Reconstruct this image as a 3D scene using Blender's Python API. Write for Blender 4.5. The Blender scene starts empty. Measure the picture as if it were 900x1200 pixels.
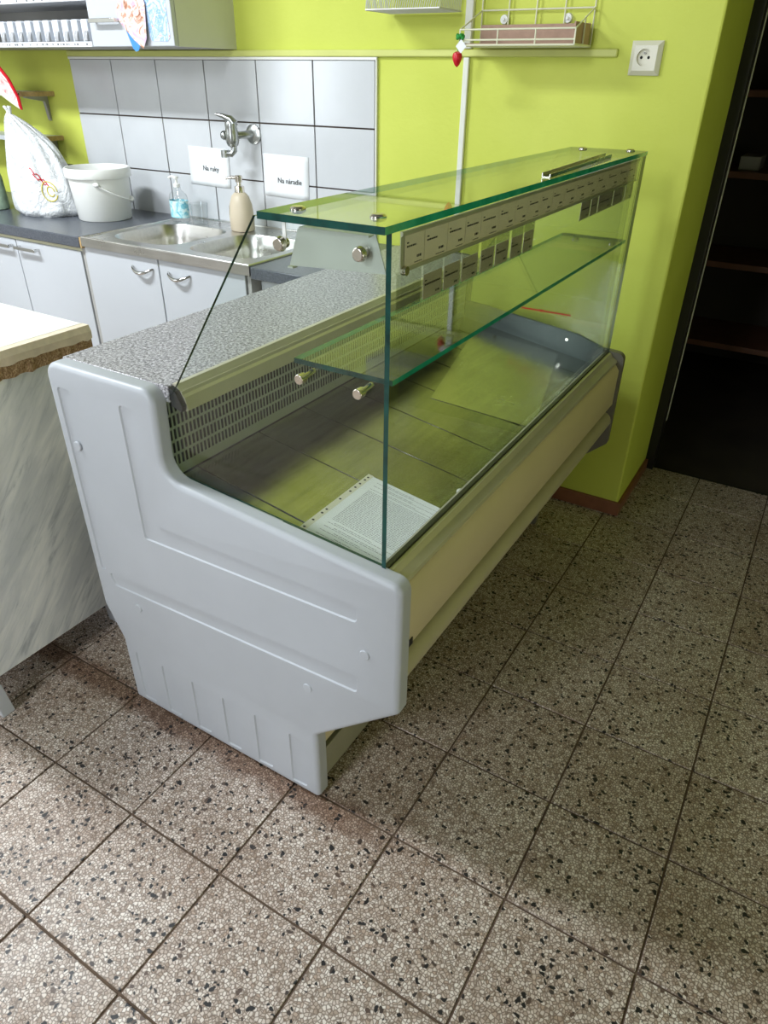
import bpy, bmesh, math, random
from mathutils import Vector, Matrix, Euler
from mathutils.geometry import tessellate_polygon

scene = bpy.context.scene
COL = scene.collection
PI = math.pi
rnd = random.Random(7)

# ------------------------------------------------------------------ camera
CAM_H = 1.3417
YAW, PITCH, ROLL, FPX = 0.53833526, 0.55822567, 0.01547911, 818.853
fwd = Vector((-math.sin(YAW)*math.cos(PITCH), math.cos(YAW)*math.cos(PITCH), -math.sin(PITCH)))
rgt0 = Vector((math.cos(YAW), math.sin(YAW), 0.0))
up0 = rgt0.cross(fwd)
rgt = math.cos(ROLL)*rgt0 + math.sin(ROLL)*up0
upv = -math.sin(ROLL)*rgt0 + math.cos(ROLL)*up0
cam_data = bpy.data.cameras.new('camera')
cam_data.sensor_fit = 'HORIZONTAL'
cam_data.sensor_width = 36.0
cam_data.lens = 36.0*FPX/900.0
cam_data.clip_start = 0.02
cam = bpy.data.objects.new('camera', cam_data)
COL.objects.link(cam)
cam.matrix_world = Matrix(((rgt.x, upv.x, -fwd.x, 0.0), (rgt.y, upv.y, -fwd.y, 0.0),
                           (rgt.z, upv.z, -fwd.z, CAM_H), (0, 0, 0, 1)))
scene.camera = cam

# ------------------------------------------------------------------ world, lights, exposure
world = bpy.data.worlds.new('world')
scene.world = world
world.use_nodes = True
bg = world.node_tree.nodes['Background']
bg.inputs['Color'].default_value = (0.86, 0.93, 1.0, 1)
bg.inputs['Strength'].default_value = 1.0

WIN_L = dict(y0=-1.3, y1=-0.3, z0=0.9, z1=2.4)      # shop window in the left wall
WIN_R = dict(x0=-1.35, x1=-0.60, z0=2.2, z1=3.05)     # transom above the glazed door behind the camera
WIN_D = dict(x0=-1.35, x1=-0.60, z0=0.10, z1=2.05)    # glazed shop door behind the camera
FILL_E = dict(y0=-0.80, y1=0.80, z0=0.25, z1=0.95)     # low opening added in the right wall for fill light
XL, XR, YB, YF, ZC = -3.9, 1.7, 2.283, -2.3, 3.2

def area(name, loc, rot, sx, sy, power, color):
    l = bpy.data.lights.new(name, 'AREA')
    l.shape = 'RECTANGLE'; l.size = sx; l.size_y = sy; l.energy = power; l.color = color
    o = bpy.data.objects.new(name, l); COL.objects.link(o)
    o.location = loc; o.rotation_euler = rot
    return o
area('daylight_left_window', (XL-0.12, (WIN_L['y0']+WIN_L['y1'])/2, (WIN_L['z0']+WIN_L['z1'])/2), (0, -PI/2, 0),
     WIN_L['z1']-WIN_L['z0'], WIN_L['y1']-WIN_L['y0'], 25, (0.86, 0.93, 1.0))
area('daylight_rear_window', ((WIN_R['x0']+WIN_R['x1'])/2, YF-0.12, (WIN_R['z0']+WIN_R['z1'])/2), (PI/2, 0, 0),
     WIN_R['x1']-WIN_R['x0'], WIN_R['z1']-WIN_R['z0'], 64, (0.88, 0.94, 1.0))
area('daylight_rear_door', ((WIN_D['x0']+WIN_D['x1'])/2, YF-0.12, (WIN_D['z0']+WIN_D['z1'])/2), (PI/2, 0, 0),
     WIN_D['x1']-WIN_D['x0'], WIN_D['z1']-WIN_D['z0'], 40, (0.86, 0.93, 1.0))
area('added_right_fill', (XR+0.12, (FILL_E['y0']+FILL_E['y1'])/2, (FILL_E['z0']+FILL_E['z1'])/2), (0, PI/2, 0),
     FILL_E['z1']-FILL_E['z0'], FILL_E['y1']-FILL_E['y0'], 9.5, (1.0, 0.97, 0.92))  # added fill, brightens the case front and other right-facing surfaces

vs = scene.view_settings
vs.view_transform = 'Standard'; vs.look = 'None'; vs.gamma = 1.0; vs.use_curve_mapping = False
vs.exposure = 0.1

LAMP = (-2.75, 0.42, 2.62)                             # fluorescent ceiling lamp above the tiled counter
area('fluorescent_light', (LAMP[0], LAMP[1], LAMP[2]-0.005), (0, 0, 0), 1.15, 0.30, 92, (0.88, 0.95, 1.0))

# ------------------------------------------------------------------ materials
def srgb(r, g, b):
    f = lambda c: (c/255/12.92) if c/255 <= 0.04045 else ((c/255+0.055)/1.055)**2.4
    return (f(r), f(g), f(b), 1.0)

class NT:
    def __init__(self, name):
        self.m = bpy.data.materials.new(name); self.m.use_nodes = True
        self.t = self.m.node_tree; self.n = self.t.nodes; self.l = self.t.links
        self.p = self.n.get('Principled BSDF'); self.out = self.n.get('Material Output')
    def new(self, typ, **kw):
        n = self.n.new(typ)
        for k, v in kw.items(): setattr(n, k, v)
        return n
    def link(self, a, b): self.l.new(a, b)
    def pos(self, scale=(1, 1, 1), rot=(0, 0, 0)):
        g = self.new('ShaderNodeNewGeometry'); m = self.new('ShaderNodeMapping')
        m.inputs['Scale'].default_value = scale; m.inputs['Rotation'].default_value = rot
        self.link(g.outputs['Position'], m.inputs['Vector']); return m.outputs[0]
    def noise(self, scale, detail=4, rough=0.55, vec=None, dist=0.0):
        n = self.new('ShaderNodeTexNoise')
        n.inputs['Scale'].default_value = scale; n.inputs['Detail'].default_value = detail
        n.inputs['Roughness'].default_value = rough; n.inputs['Distortion'].default_value = dist
        self.link(vec if vec is not None else self.pos(), n.inputs['Vector']); return n.outputs['Fac']
    def ramp(self, fac, stops):
        r = self.new('ShaderNodeValToRGB'); e = r.color_ramp.elements
        while len(e) < len(stops): e.new(0.5)
        for i, (p, c) in enumerate(stops):
            e[i].position = p; e[i].color = c if len(c) == 4 else (*c, 1)
        self.link(fac, r.inputs[0]); return r.outputs[0]
    def mix(self, fac, a, b, mode='MIX'):
        m = self.new('ShaderNodeMix', data_type='RGBA', blend_type=mode)
        for s, v in ((m.inputs[0], fac), (m.inputs[6], a), (m.inputs[7], b)):
            if isinstance(v, (int, float)): s.default_value = v
            elif isinstance(v, tuple): s.default_value = v
            else: self.link(v, s)
        return m.outputs[2]
    def bump(self, h, strength=0.2, dist=0.002):
        b = self.new('ShaderNodeBump'); b.inputs['Strength'].default_value = strength
        b.inputs['Distance'].default_value = dist
        self.link(h, b.inputs['Height']); self.link(b.outputs[0], self.p.inputs['Normal'])

def mat(name, col, rough=0.5, metal=0.0, var=0.06, vscale=12, bump=0.0, bscale=200, spec=0.5):
    """plain procedural material: base colour with a soft noise variation"""
    t = NT(name)
    dark = tuple(c*(1-var) for c in col[:3])+(1,)
    lite = tuple(min(1, c*(1+var)) for c in col[:3])+(1,)
    t.link(t.ramp(t.noise(vscale), [(0.3, dark), (0.7, lite)]), t.p.inputs['Base Color'])
    t.p.inputs['Roughness'].default_value = rough; t.p.inputs['Metallic'].default_value = metal
    t.p.inputs['Specular IOR Level'].default_value = spec
    if bump: t.bump(t.noise(bscale, 3), bump, 0.001)
    return t.m

M = {}
def build_materials():
    # lime wall paint, slightly uneven with scuffs
    t = NT('lime_paint')
    base = t.ramp(t.noise(2.2, 5), [(0.3, srgb(198, 207, 84)), (0.7, srgb(208, 216, 98))])
    sc = t.ramp(t.noise(5.5, 6, 0.65), [(0.66, (0, 0, 0)), (0.76, (1, 1, 1))])
    f = t.new('ShaderNodeMath', operation='MULTIPLY'); t.link(sc, f.inputs[0]); f.inputs[1].default_value = 0.16
    t.link(t.mix(f.outputs[0], base, srgb(150, 150, 90)), t.p.inputs['Base Color'])
    t.p.inputs['Roughness'].default_value = 0.62
    t.p.inputs['Specular IOR Level'].default_value = 0.35
    t.bump(t.noise(70, 5), 0.35, 0.003); M['lime'] = t.m

    # terrazzo: pale chips in a brown binder with scattered black chips
    t = NT('terrazzo')
    v = t.new('ShaderNodeTexVoronoi'); v.inputs['Scale'].default_value = 165
    wv = t.new('ShaderNodeVectorMath', operation='ADD')
    nz = t.new('ShaderNodeTexNoise'); nz.inputs['Scale'].default_value = 60
    t.link(t.pos(), nz.inputs['Vector'])
    scl = t.new('ShaderNodeVectorMath', operation='SCALE'); scl.inputs['Scale'].default_value = 0.006
    t.link(nz.outputs['Color'], scl.inputs[0]); t.link(scl.outputs[0], wv.inputs[0]); t.link(t.pos(), wv.inputs[1])
    t.link(wv.outputs[0], v.inputs['Vector'])
    sep = t.new('ShaderNodeSeparateColor'); t.link(v.outputs['Color'], sep.inputs[0])
    chip = t.ramp(sep.outputs[0], [(0.0, srgb(166, 148, 134)), (0.3, srgb(204, 190, 180)), (0.75, srgb(236, 228, 221)), (1.0, srgb(180, 158, 142))])
    ve = t.new('ShaderNodeTexVoronoi', feature='DISTANCE_TO_EDGE'); ve.inputs['Scale'].default_value = 165
    t.link(wv.outputs[0], ve.inputs['Vector'])
    edge = t.ramp(ve.outputs['Distance'], [(0.03, (0.9, 0.9, 0.9)), (0.20, (0, 0, 0))])
    c1 = t.mix(edge, chip, srgb(112, 94, 80))
    # black chips: own coarser cells, only some of them, irregular
    vb = t.new('ShaderNodeTexVoronoi'); vb.inputs['Scale'].default_value = 96
    vb.inputs['Randomness'].default_value = 1.0
    wv2 = t.new('ShaderNodeVectorMath', operation='ADD'); scl2 = t.new('ShaderNodeVectorMath', operation='SCALE')
    scl2.inputs['Scale'].default_value = 0.02
    t.link(nz.outputs['Color'], scl2.inputs[0]); t.link(scl2.outputs[0], wv2.inputs[0]); t.link(t.pos(), wv2.inputs[1])
    t.link(wv2.outputs[0], vb.inputs['Vector'])
    sb = t.new('ShaderNodeSeparateColor'); t.link(vb.outputs['Color'], sb.inputs[0])
    near = t.ramp(vb.outputs['Distance'], [(0.40, (1, 1, 1)), (0.46, (0, 0, 0))])
    pick = t.ramp(sb.outputs[1], [(0.21, (1, 1, 1)), (0.215, (0, 0, 0))])
    mm = t.new('ShaderNodeMath', operation='MULTIPLY'); t.link(near, mm.inputs[0]); t.link(pick, mm.inputs[1])
    blk = t.ramp(sb.outputs[2], [(0.0, srgb(26, 24, 25)), (0.7, srgb(40, 38, 39)), (1.0, srgb(96, 78, 68))])
    c2 = t.mix(mm.outputs[0], c1, blk)
    oi = t.new('ShaderNodeObjectInfo')
    tone = t.ramp(oi.outputs['Random'], [(0, srgb(238, 233, 228)), (1, srgb(255, 254, 252))])
    c3 = t.mix(1.0, c2, tone, 'MULTIPLY')
    dirt = t.ramp(t.noise(3.2, 6, 0.65), [(0.45, (0, 0, 0)), (0.8, (0.6, 0.6, 0.6))])
    c4 = t.mix(dirt, c3, t.mix(1.0, c3, srgb(186, 160, 136), 'MULTIPLY'))
    # brown grime trodden in along the foot of the display case
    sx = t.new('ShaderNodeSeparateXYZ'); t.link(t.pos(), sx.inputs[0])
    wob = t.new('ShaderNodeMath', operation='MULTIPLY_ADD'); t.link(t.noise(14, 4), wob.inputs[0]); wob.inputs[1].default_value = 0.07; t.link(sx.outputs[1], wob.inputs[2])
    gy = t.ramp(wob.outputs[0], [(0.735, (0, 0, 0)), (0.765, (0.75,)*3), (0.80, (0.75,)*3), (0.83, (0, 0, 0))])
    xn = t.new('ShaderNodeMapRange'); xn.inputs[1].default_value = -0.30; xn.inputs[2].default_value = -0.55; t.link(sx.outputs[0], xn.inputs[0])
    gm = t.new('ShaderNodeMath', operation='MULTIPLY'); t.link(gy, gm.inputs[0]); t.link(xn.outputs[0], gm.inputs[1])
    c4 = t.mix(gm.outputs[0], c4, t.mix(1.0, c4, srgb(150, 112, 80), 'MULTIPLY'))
    t.link(c4, t.p.inputs['Base Color'])
    t.link(t.ramp(t.noise(9, 4), [(0.3, (0.36,)*3), (0.7, (0.55,)*3)]), t.p.inputs['Roughness'])
    t.p.inputs['Specular IOR Level'].default_value = 0.4
    t.bump(t.noise(40, 5), 0.12, 0.002); M['terrazzo'] = t.m

    M['grout'] = mat('floor_grout', srgb(96, 78, 64), 0.9, var=0.25, vscale=40)
    M['tile_grout'] = mat('wall_grout', srgb(74, 62, 54), 0.9, var=0.2, vscale=30)

    # glazed wall tile
    t = NT('white_glazed_tile')
    t.link(t.ramp(t.noise(4), [(0.3, srgb(200, 202, 205)), (0.7, srgb(208, 210, 213))]), t.p.inputs['Base Color'])
    t.p.inputs['Roughness'].default_value = 0.13
    t.bump(t.noise(9, 2), 0.12, 0.003); M['wall_tile'] = t.m

    # granite-look laminate
    t = NT('granite_laminate')
    n1 = t.noise(170, 4, 0.8)
    c = t.ramp(n1, [(0.37, srgb(50, 48, 52)), (0.45, srgb(124, 121, 124)), (0.52, srgb(170, 167, 170)), (0.60, srgb(208, 206, 210)), (0.72, srgb(240, 239, 242))])
    c = t.mix(t.ramp(t.noise(75, 3), [(0.58, (0, 0, 0)), (0.70, (0.4, 0.4, 0.4))]), c, srgb(150, 144, 142))
    t.link(c, t.p.inputs['Base Color']); t.p.inputs['Roughness'].default_value = 0.3; M['granite'] = t.m

    # marble-look laminate with slanted veins (on a face looking along x)
    t = NT('marble_laminate')
    vec = t.pos(scale=(1, 1, 1), rot=(0.72, 0, 0))
    mp = t.new('ShaderNodeMapping'); mp.inputs['Scale'].default_value = (8, 58, 9); t.link(vec, mp.inputs['Vector'])
    n1 = t.noise(1.0, 6, 0.62, mp.outputs[0], 0.6)
    mp2 = t.new('ShaderNodeMapping'); mp2.inputs['Scale'].default_value = (3, 16, 4); t.link(vec, mp2.inputs['Vector'])
    n2 = t.noise(1.0, 4, 0.55, mp2.outputs[0], 0.4)
    c = t.ramp(n1, [(0.28, srgb(176, 180, 184)), (0.45, srgb(226, 228, 228)), (0.6, srgb(240, 240, 238))])
    c = t.mix(t.ramp(n2, [(0.40, (0.65,)*3), (0.6, (0, 0, 0))]), c, srgb(196, 200, 204))
    t.link(c, t.p.inputs['Base Color']); t.p.inputs['Roughness'].default_value = 0.35; M['marble'] = t.m

    # chipped particle board
    t = NT('particle_board')
    c = t.ramp(t.noise(240, 4, 0.7), [(0.3, srgb(104, 78, 52)), (0.5, srgb(158, 126, 90)), (0.7, srgb(206, 182, 146))])
    t.link(c, t.p.inputs['Base Color']); t.p.inputs['Roughness'].default_value = 0.9
    t.bump(t.noise(260, 4), 0.8, 0.004); M['chip'] = t.m

    # dark laminate worktop
    t = NT('anthracite_laminate')
    c = t.ramp(t.noise(260, 3, 0.7), [(0.35, srgb(62, 66, 74)), (0.65, srgb(98, 102, 110))])
    t.link(c, t.p.inputs['Base Color']); t.p.inputs['Roughness'].default_value = 0.28; M['anthracite'] = t.m

    # brushed stainless
    def steel(name, c0, c1, rough, sc=(3, 90, 90)):
        t = NT(name)
        n = t.noise(1.0, 4, 0.6, t.pos(sc))
        b = t.noise(7, 5, 0.6)
        c = t.mix(0.5, t.ramp(n, [(0.3, c0), (0.7, c1)]), t.ramp(b, [(0.3, c0), (0.7, c1)]))
        t.link(c, t.p.inputs['Base Color']); t.p.inputs['Metallic'].default_value = 1.0
        t.link(t.ramp(b, [(0.3, (rough*0.8,)*3), (0.7, (min(1, rough*1.25),)*3)]), t.p.inputs['Roughness'])
        return t.m
    M['steel'] = steel('brushed_steel', srgb(188, 186, 182), srgb(214, 212, 208), 0.3)
    M['deck'] = steel('stained_deck_steel', srgb(128, 129, 122), srgb(182, 180, 168), 0.2, (60, 4, 60))
    M['patch_steel'] = steel('pale_patch_steel', srgb(178, 176, 164), srgb(206, 204, 192), 0.22, (60, 4, 60))
    M['sheet_steel'] = mat('painted_sheet_grey', srgb(196, 198, 190), 0.4, 0.25)
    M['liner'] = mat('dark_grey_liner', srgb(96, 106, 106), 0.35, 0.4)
    M['alu'] = steel('anodised_aluminium', srgb(196, 194, 180), srgb(212, 210, 198), 0.28, (90, 2, 90))
    M['alu_satin'] = mat('satin_aluminium_profile', srgb(206, 200, 178), 0.36, 0.45, 0.04, 20)
    M['cab_side'] = mat('cabinet_side_board', srgb(214, 214, 200), 0.5, 0, 0.03, 4)
    M['chrome'] = mat('chrome', srgb(206, 206, 204), 0.12, 1.0, 0.03)
    M['satin'] = mat('satin_nickel', srgb(214, 206, 194), 0.25, 1.0, 0.03)
    M['worn_metal'] = mat('worn_tap_metal', srgb(176, 178, 176), 0.28, 1.0, 0.15, 60)
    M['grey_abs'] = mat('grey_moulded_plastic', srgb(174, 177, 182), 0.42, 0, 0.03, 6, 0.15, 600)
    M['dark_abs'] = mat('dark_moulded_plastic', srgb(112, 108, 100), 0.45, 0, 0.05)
    M['cream_metal'] = mat('cream_coated_panel', srgb(204, 190, 152), 0.35, 0, 0.03, 5)
    M['bumper'] = mat('beige_bumper_rail', srgb(176, 168, 138), 0.3, 0, 0.04)
    M['body'] = mat('cabinet_body_grey', srgb(150, 146, 126), 0.5, 0.1)
    M['slot_panel'] = mat('olive_grey_coated_grille', srgb(168, 174, 160), 0.4, 0.2, 0.05)
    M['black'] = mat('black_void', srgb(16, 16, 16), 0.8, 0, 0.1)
    M['black_plastic'] = mat('black_plastic', srgb(24, 26, 26), 0.4, 0, 0.1)
    M['rubber'] = mat('dark_rubber', srgb(40, 40, 38), 0.7)
    M['white_lam'] = mat('white_laminate', srgb(194, 197, 202), 0.32, 0, 0.02, 3)
    M['grey_lam'] = mat('grey_laminate_edge', srgb(170, 168, 164), 0.5, 0, 0.04)
    M['cream_strip'] = mat('cream_strip', srgb(206, 202, 172), 0.6, 0, 0.05)
    M['white_plastic'] = mat('white_plastic', srgb(236, 236, 232), 0.35, 0, 0.02)
    M['cream_plastic'] = mat('cream_plastic', srgb(224, 220, 202), 0.35, 0, 0.03)
    M['cream_edge'] = mat('cream_worn_edging', srgb(222, 206, 184), 0.55, 0, 0.1, 50)
    M['top_tile'] = mat('white_counter_tile', srgb(238, 236, 232), 0.3, 0, 0.03, 14)
    M['trunk'] = mat('painted_trunking', srgb(206, 210, 120), 0.5, 0, 0.05, 8)
    M['duct_white'] = mat('white_duct', srgb(226, 226, 214), 0.4, 0, 0.04)
    M['paper'] = mat('white_paper', srgb(236, 238, 240), 0.75, 0, 0.015, 20)
    M['card'] = mat('price_card_paper', srgb(238, 222, 200), 0.7, 0, 0.04, 30)
    M['ink'] = mat('ink_print', srgb(34, 34, 38), 0.8, 0, 0.1)
    M['ink_grey'] = mat('grey_print', srgb(120, 122, 126), 0.8, 0, 0.1)
    M['cardboard'] = mat('brown_cardboard', srgb(176, 146, 128), 0.85, 0, 0.06, 60)
    M['wire'] = mat('cream_coated_wire', srgb(224, 222, 196), 0.4, 0, 0.03)
    M['wire_grey'] = mat('grey_coated_wire', srgb(204, 204, 196), 0.4, 0.2, 0.03)
    M['brown_base'] = mat('brown_skirting_tile', srgb(132, 84, 62), 0.4, 0, 0.15, 18)
    M['wood_end'] = mat('drilled_chipboard_end', srgb(186, 156, 108), 0.8, 0, 0.15, 90)
    M['red'] = mat('red_gloss', srgb(206, 26, 44), 0.25, 0, 0.12, 40)
    M['red_paint'] = mat('red_tape', srgb(206, 62, 34), 0.5)
    M['green'] = mat('green_leaf', srgb(34, 140, 52), 0.5, 0, 0.2, 60)
    M['beige_bottle'] = mat('beige_ceramic', srgb(206, 192, 168), 0.45, 0, 0.03)
    M['blue_label'] = None
    M['dark_frame'] = mat('black_door_frame', srgb(26, 25, 23), 0.45, 0, 0.1)
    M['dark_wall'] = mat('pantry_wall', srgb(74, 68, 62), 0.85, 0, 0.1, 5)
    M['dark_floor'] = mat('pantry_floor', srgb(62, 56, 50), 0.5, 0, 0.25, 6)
    M['shelf_wood'] = mat('brown_pantry_board', srgb(122, 82, 62), 0.45, 0, 0.15, 12)
    M['room_white'] = mat('room_plaster', srgb(176, 174, 168), 0.9, 0, 0.03, 3)
    M['room_grey'] = mat('ceiling_plaster', srgb(128, 128, 126), 0.9, 0, 0.03, 3)
    M['window_frame'] = mat('white_window_frame', srgb(232, 232, 228), 0.4)
    M['green_bottle'] = mat('dark_green_bottle', srgb(44, 66, 52), 0.2, 0, 0.2, 30)
    M['pale_green'] = mat('pale_green_label', srgb(150, 172, 148), 0.5, 0, 0.25, 40)
    M['soap_label'] = None

    # glass: thin pane = clear transmission plus fresnel reflection
    def pane(name, tint, refl=1.0, rough=0.02):
        t = NT(name); t.n.remove(t.p)
        tr = t.new('ShaderNodeBsdfTransparent'); tr.inputs[0].default_value = tint
        gl = t.new('ShaderNodeBsdfGlossy'); gl.inputs['Roughness'].default_value = rough
        # Schlick reflectance, the same on both faces of the pane
        lw = t.new('ShaderNodeLayerWeight'); lw.inputs['Blend'].default_value = 0.5
        pw = t.new('ShaderNodeMath', operation='POWER'); pw.inputs[1].default_value = 5.0
        t.link(lw.outputs['Facing'], pw.inputs[0])
        mu = t.new('ShaderNodeMath', operation='MULTIPLY_ADD'); mu.use_clamp = True
        mu.inputs[1].default_value = 0.93*refl; mu.inputs[2].default_value = 0.04*refl
        t.link(pw.outputs[0], mu.inputs[0])
        mx = t.new('ShaderNodeMixShader'); t.link(mu.outputs[0], mx.inputs[0])
        t.link(tr.outputs[0], mx.inputs[1]); t.link(gl.outputs[0], mx.inputs[2]); t.link(mx.outputs[0], t.out.inputs[0])
        return t.m
    M['glass'] = pane('clear_pane_glass', (0.955, 0.98, 0.965, 1), 1.0)
    M['plastic_clear'] = pane('clear_plastic_sleeve', (0.96, 0.97, 0.96, 1), 1.2)
    M['tumbler'] = pane('clear_tumbler', (0.95, 0.96, 0.96, 1), 1.1)
    # ground green edge of a pane
    t = NT('green_glass_edge')
    t.link(t.ramp(t.noise(30), [(0.3, srgb(20, 152, 116)), (0.7, srgb(56, 184, 148))]), t.p.inputs['Base Color'])
    t.p.inputs['Roughness'].default_value = 0.1
    t.p.inputs['Transmission Weight'].default_value = 0.15
    M['glass_edge'] = t.m
    # edge seen along the length of the case: light path in the glass over a metre long, so nearly opaque
    t = NT('deep_green_glass_edge')
    t.link(t.ramp(t.noise(30), [(0.3, srgb(8, 48, 44)), (0.7, srgb(16, 74, 66))]), t.p.inputs['Base Color'])
    t.p.inputs['Roughness'].default_value = 0.06; M['glass_edge_deep'] = t.m
    # bag film
    t = NT('white_bag_film')
    t.link(t.ramp(t.noise(25, 5), [(0.3, srgb(222, 224, 226)), (0.7, srgb(244, 245, 246))]), t.p.inputs['Base Color'])
    t.p.inputs['Roughness'].default_value = 0.3
    t.bump(t.noise(22, 5, 0.6, None, 1.6), 1.0, 0.012); M['bag'] = t.m
    # leaflets: soft blotches of colour (generic stand-ins)
    def blotch(name, cols, sc):
        t = NT(name)
        n = t.noise(sc, 5, 0.65, None, 1.5)
        k = len(cols)
        t.link(t.ramp(n, [(0.3+0.4*i/(k-1), c) for i, c in enumerate(cols)]), t.p.inputs['Base Color'])
        t.p.inputs['Roughness'].default_value = 0.35
        return t.m
    M['leaflet_warm'] = blotch('leaflet_print_brown', [srgb(118, 72, 52), srgb(190, 130, 100), srgb(232, 214, 206), srgb(196, 170, 206), srgb(214, 150, 96)], 26)
    M['leaflet_cool'] = blotch('leaflet_print_blue', [srgb(226, 160, 130), srgb(226, 226, 236), srgb(120, 168, 222), srgb(206, 220, 238), srgb(206, 128, 104)], 26)
    M['leaflet_blue'] = mat('leaflet_back_blue', srgb(60, 140, 214), 0.4, 0, 0.1)
    M['packet'] = blotch('red_packet_print', [srgb(196, 44, 40), srgb(226, 160, 160), srgb(244, 236, 232), srgb(208, 70, 60)], 16)
    M['soap_label'] = blotch('blue_soap_label', [srgb(60, 120, 190), srgb(120, 200, 214), srgb(206, 236, 238), srgb(236, 240, 238)], 34)
    M['soap_label2'] = mat('cream_bottle_label', srgb(230, 214, 190), 0.6)
    M['soap_fluid'] = mat('pale_soap_plastic', srgb(206, 224, 228), 0.15, 0, 0.05)
    M['dispenser'] = mat('white_dispenser_plastic', srgb(226, 230, 238), 0.35, 0, 0.03)
    M['clear_scoop'] = mat('grey_dispenser_mouth', srgb(176, 176, 178), 0.25, 0, 0.2, 60)
build_materials()

# ------------------------------------------------------------------ mesh helpers
class MB:
    def __init__(self): self.v = []; self.f = []; self.mi = []; self.slot = 0
    def add(self, vs, fs):
        o = len(self.v); self.v += [tuple(p) for p in vs]
        for f in fs: self.f.append([i+o for i in f]); self.mi.append(self.slot)
        return self
    def box(self, x0, x1, y0, y1, z0, z1):
        return self.add([(x0, y0, z0), (x1, y0, z0), (x1, y1, z0), (x0, y1, z0), (x0, y0, z1), (x1, y0, z1), (x1, y1, z1), (x0, y1, z1)],
                        [(0, 3, 2, 1), (4, 5, 6, 7), (0, 1, 5, 4), (1, 2, 6, 5), (2, 3, 7, 6), (3, 0, 4, 7)])
    def prism(self, poly, axis, a, b):
        n = len(poly)
        def P(u, w, t): return {'x': (t, u, w), 'y': (u, t, w), 'z': (u, w, t)}[axis]
        vs = [P(u, w, a) for u, w in poly]+[P(u, w, b) for u, w in poly]
        fs = [list(range(n)), list(range(2*n-1, n-1, -1))]+[(i, i+n, (i+1) % n+n, (i+1) % n) for i in range(n)]
        return self.add(vs, fs)
    def cyl(self, p0, p1, r0, r1=None, n=16, caps=True):
        p0 = Vector(p0); p1 = Vector(p1); r1 = r0 if r1 is None else r1
        d = (p1-p0).normalized(); a = d.orthogonal().normalized(); b = d.cross(a)
        vs = []
        for p, r in ((p0, r0), (p1, r1)):
            vs += [p+a*(r*math.cos(2*PI*i/n))+b*(r*math.sin(2*PI*i/n)) for i in range(n)]
        fs = [(i, (i+1) % n, (i+1) % n+n, i+n) for i in range(n)]
        if caps: fs += [list(range(n-1, -1, -1)), list(range(n, 2*n))]
        return self.add(vs, fs)
    def tube(self, path, r, n=8, closed=False):
        path = [Vector(p) for p in path]; k = len(path); rs = r if isinstance(r, (list, tuple)) else [r]*k
        vs = []; prev = None
        for i, p in enumerate(path):
            if closed: d = path[(i+1) % k]-path[i-1]
            else: d = path[min(i+1, k-1)]-path[max(i-1, 0)]
            d.normalize()
            a = d.orthogonal() if prev is None else prev-d*prev.dot(d)
            if a.length < 1e-6: a = d.orthogonal()
            a.normalize(); prev = a; b = d.cross(a)
            vs += [p+a*(rs[i]*math.cos(2*PI*j/n))+b*(rs[i]*math.sin(2*PI*j/n)) for j in range(n)]
        fs = []
        for i in range(k if closed else k-1):
            i2 = (i+1) % k
            fs += [(i*n+j, i*n+(j+1) % n, i2*n+(j+1) % n, i2*n+j) for j in range(n)]
        if not closed: fs += [list(range(n-1, -1, -1)), list(range((k-1)*n, k*n))]
        return self.add(vs, fs)
    def lathe(self, c, prof, n=32, sx=1.0, sy=1.0, cap=True):
        c = Vector(c); vs = []; k = len(prof)
        for r, z in prof:
            vs += [(c.x+sx*r*math.cos(2*PI*j/n), c.y+sy*r*math.sin(2*PI*j/n), c.z+z) for j in range(n)]
        fs = []
        for i in range(k-1):
            fs += [(i*n+j, i*n+(j+1) % n, (i+1)*n+(j+1) % n, (i+1)*n+j) for j in range(n)]
        if cap: fs += [list(range(n-1, -1, -1)), list(range((k-1)*n, k*n))]
        return self.add(vs, fs)
    def ball(self, c, r, n=12, m=8, s=(1, 1, 1)):
        prof = [(r*math.sin(PI*i/m)*1.0, -r*math.cos(PI*i/m)) for i in range(m+1)]
        prof[0] = (r*0.02, -r); prof[-1] = (r*0.02, r)
        o = len(self.v); self.lathe((0, 0, 0), prof, n)
        for i in range(o, len(self.v)):
            x, y, z = self.v[i]; self.v[i] = (c[0]+x*s[0], c[1]+y*s[1], c[2]+z*s[2])
        return self
    def build(self, name, mats, parent=None, bevel=0.0, smooth=True, seg=2, recalc=True, angle=38):
        me = bpy.data.meshes.new(name)
        org = root_loc(parent)
        me.from_pydata([(x-org[0], y-org[1], z-org[2]) for x, y, z in self.v], [], self.f)
        if not isinstance(mats, (list, tuple)): mats = [mats]
        for m in mats: me.materials.append(M[m] if isinstance(m, str) else m)
        me.polygons.foreach_set('material_index', self.mi)
        if recalc:
            bm = bmesh.new(); bm.from_mesh(me); bmesh.ops.recalc_face_normals(bm, faces=bm.faces[:]); bm.to_mesh(me); bm.free()
        if smooth:
            me.polygons.foreach_set('use_smooth', [True]*len(me.polygons)); me.set_sharp_from_angle(angle=math.radians(angle))
        me.update()
        o = bpy.data.objects.new(name, me); COL.objects.link(o)
        if parent: o.parent = parent
        if bevel:
            b = o.modifiers.new('bevel', 'BEVEL'); b.width = bevel; b.segments = seg; b.limit_method = 'ANGLE'; b.angle_limit = math.radians(40)
        return o

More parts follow.
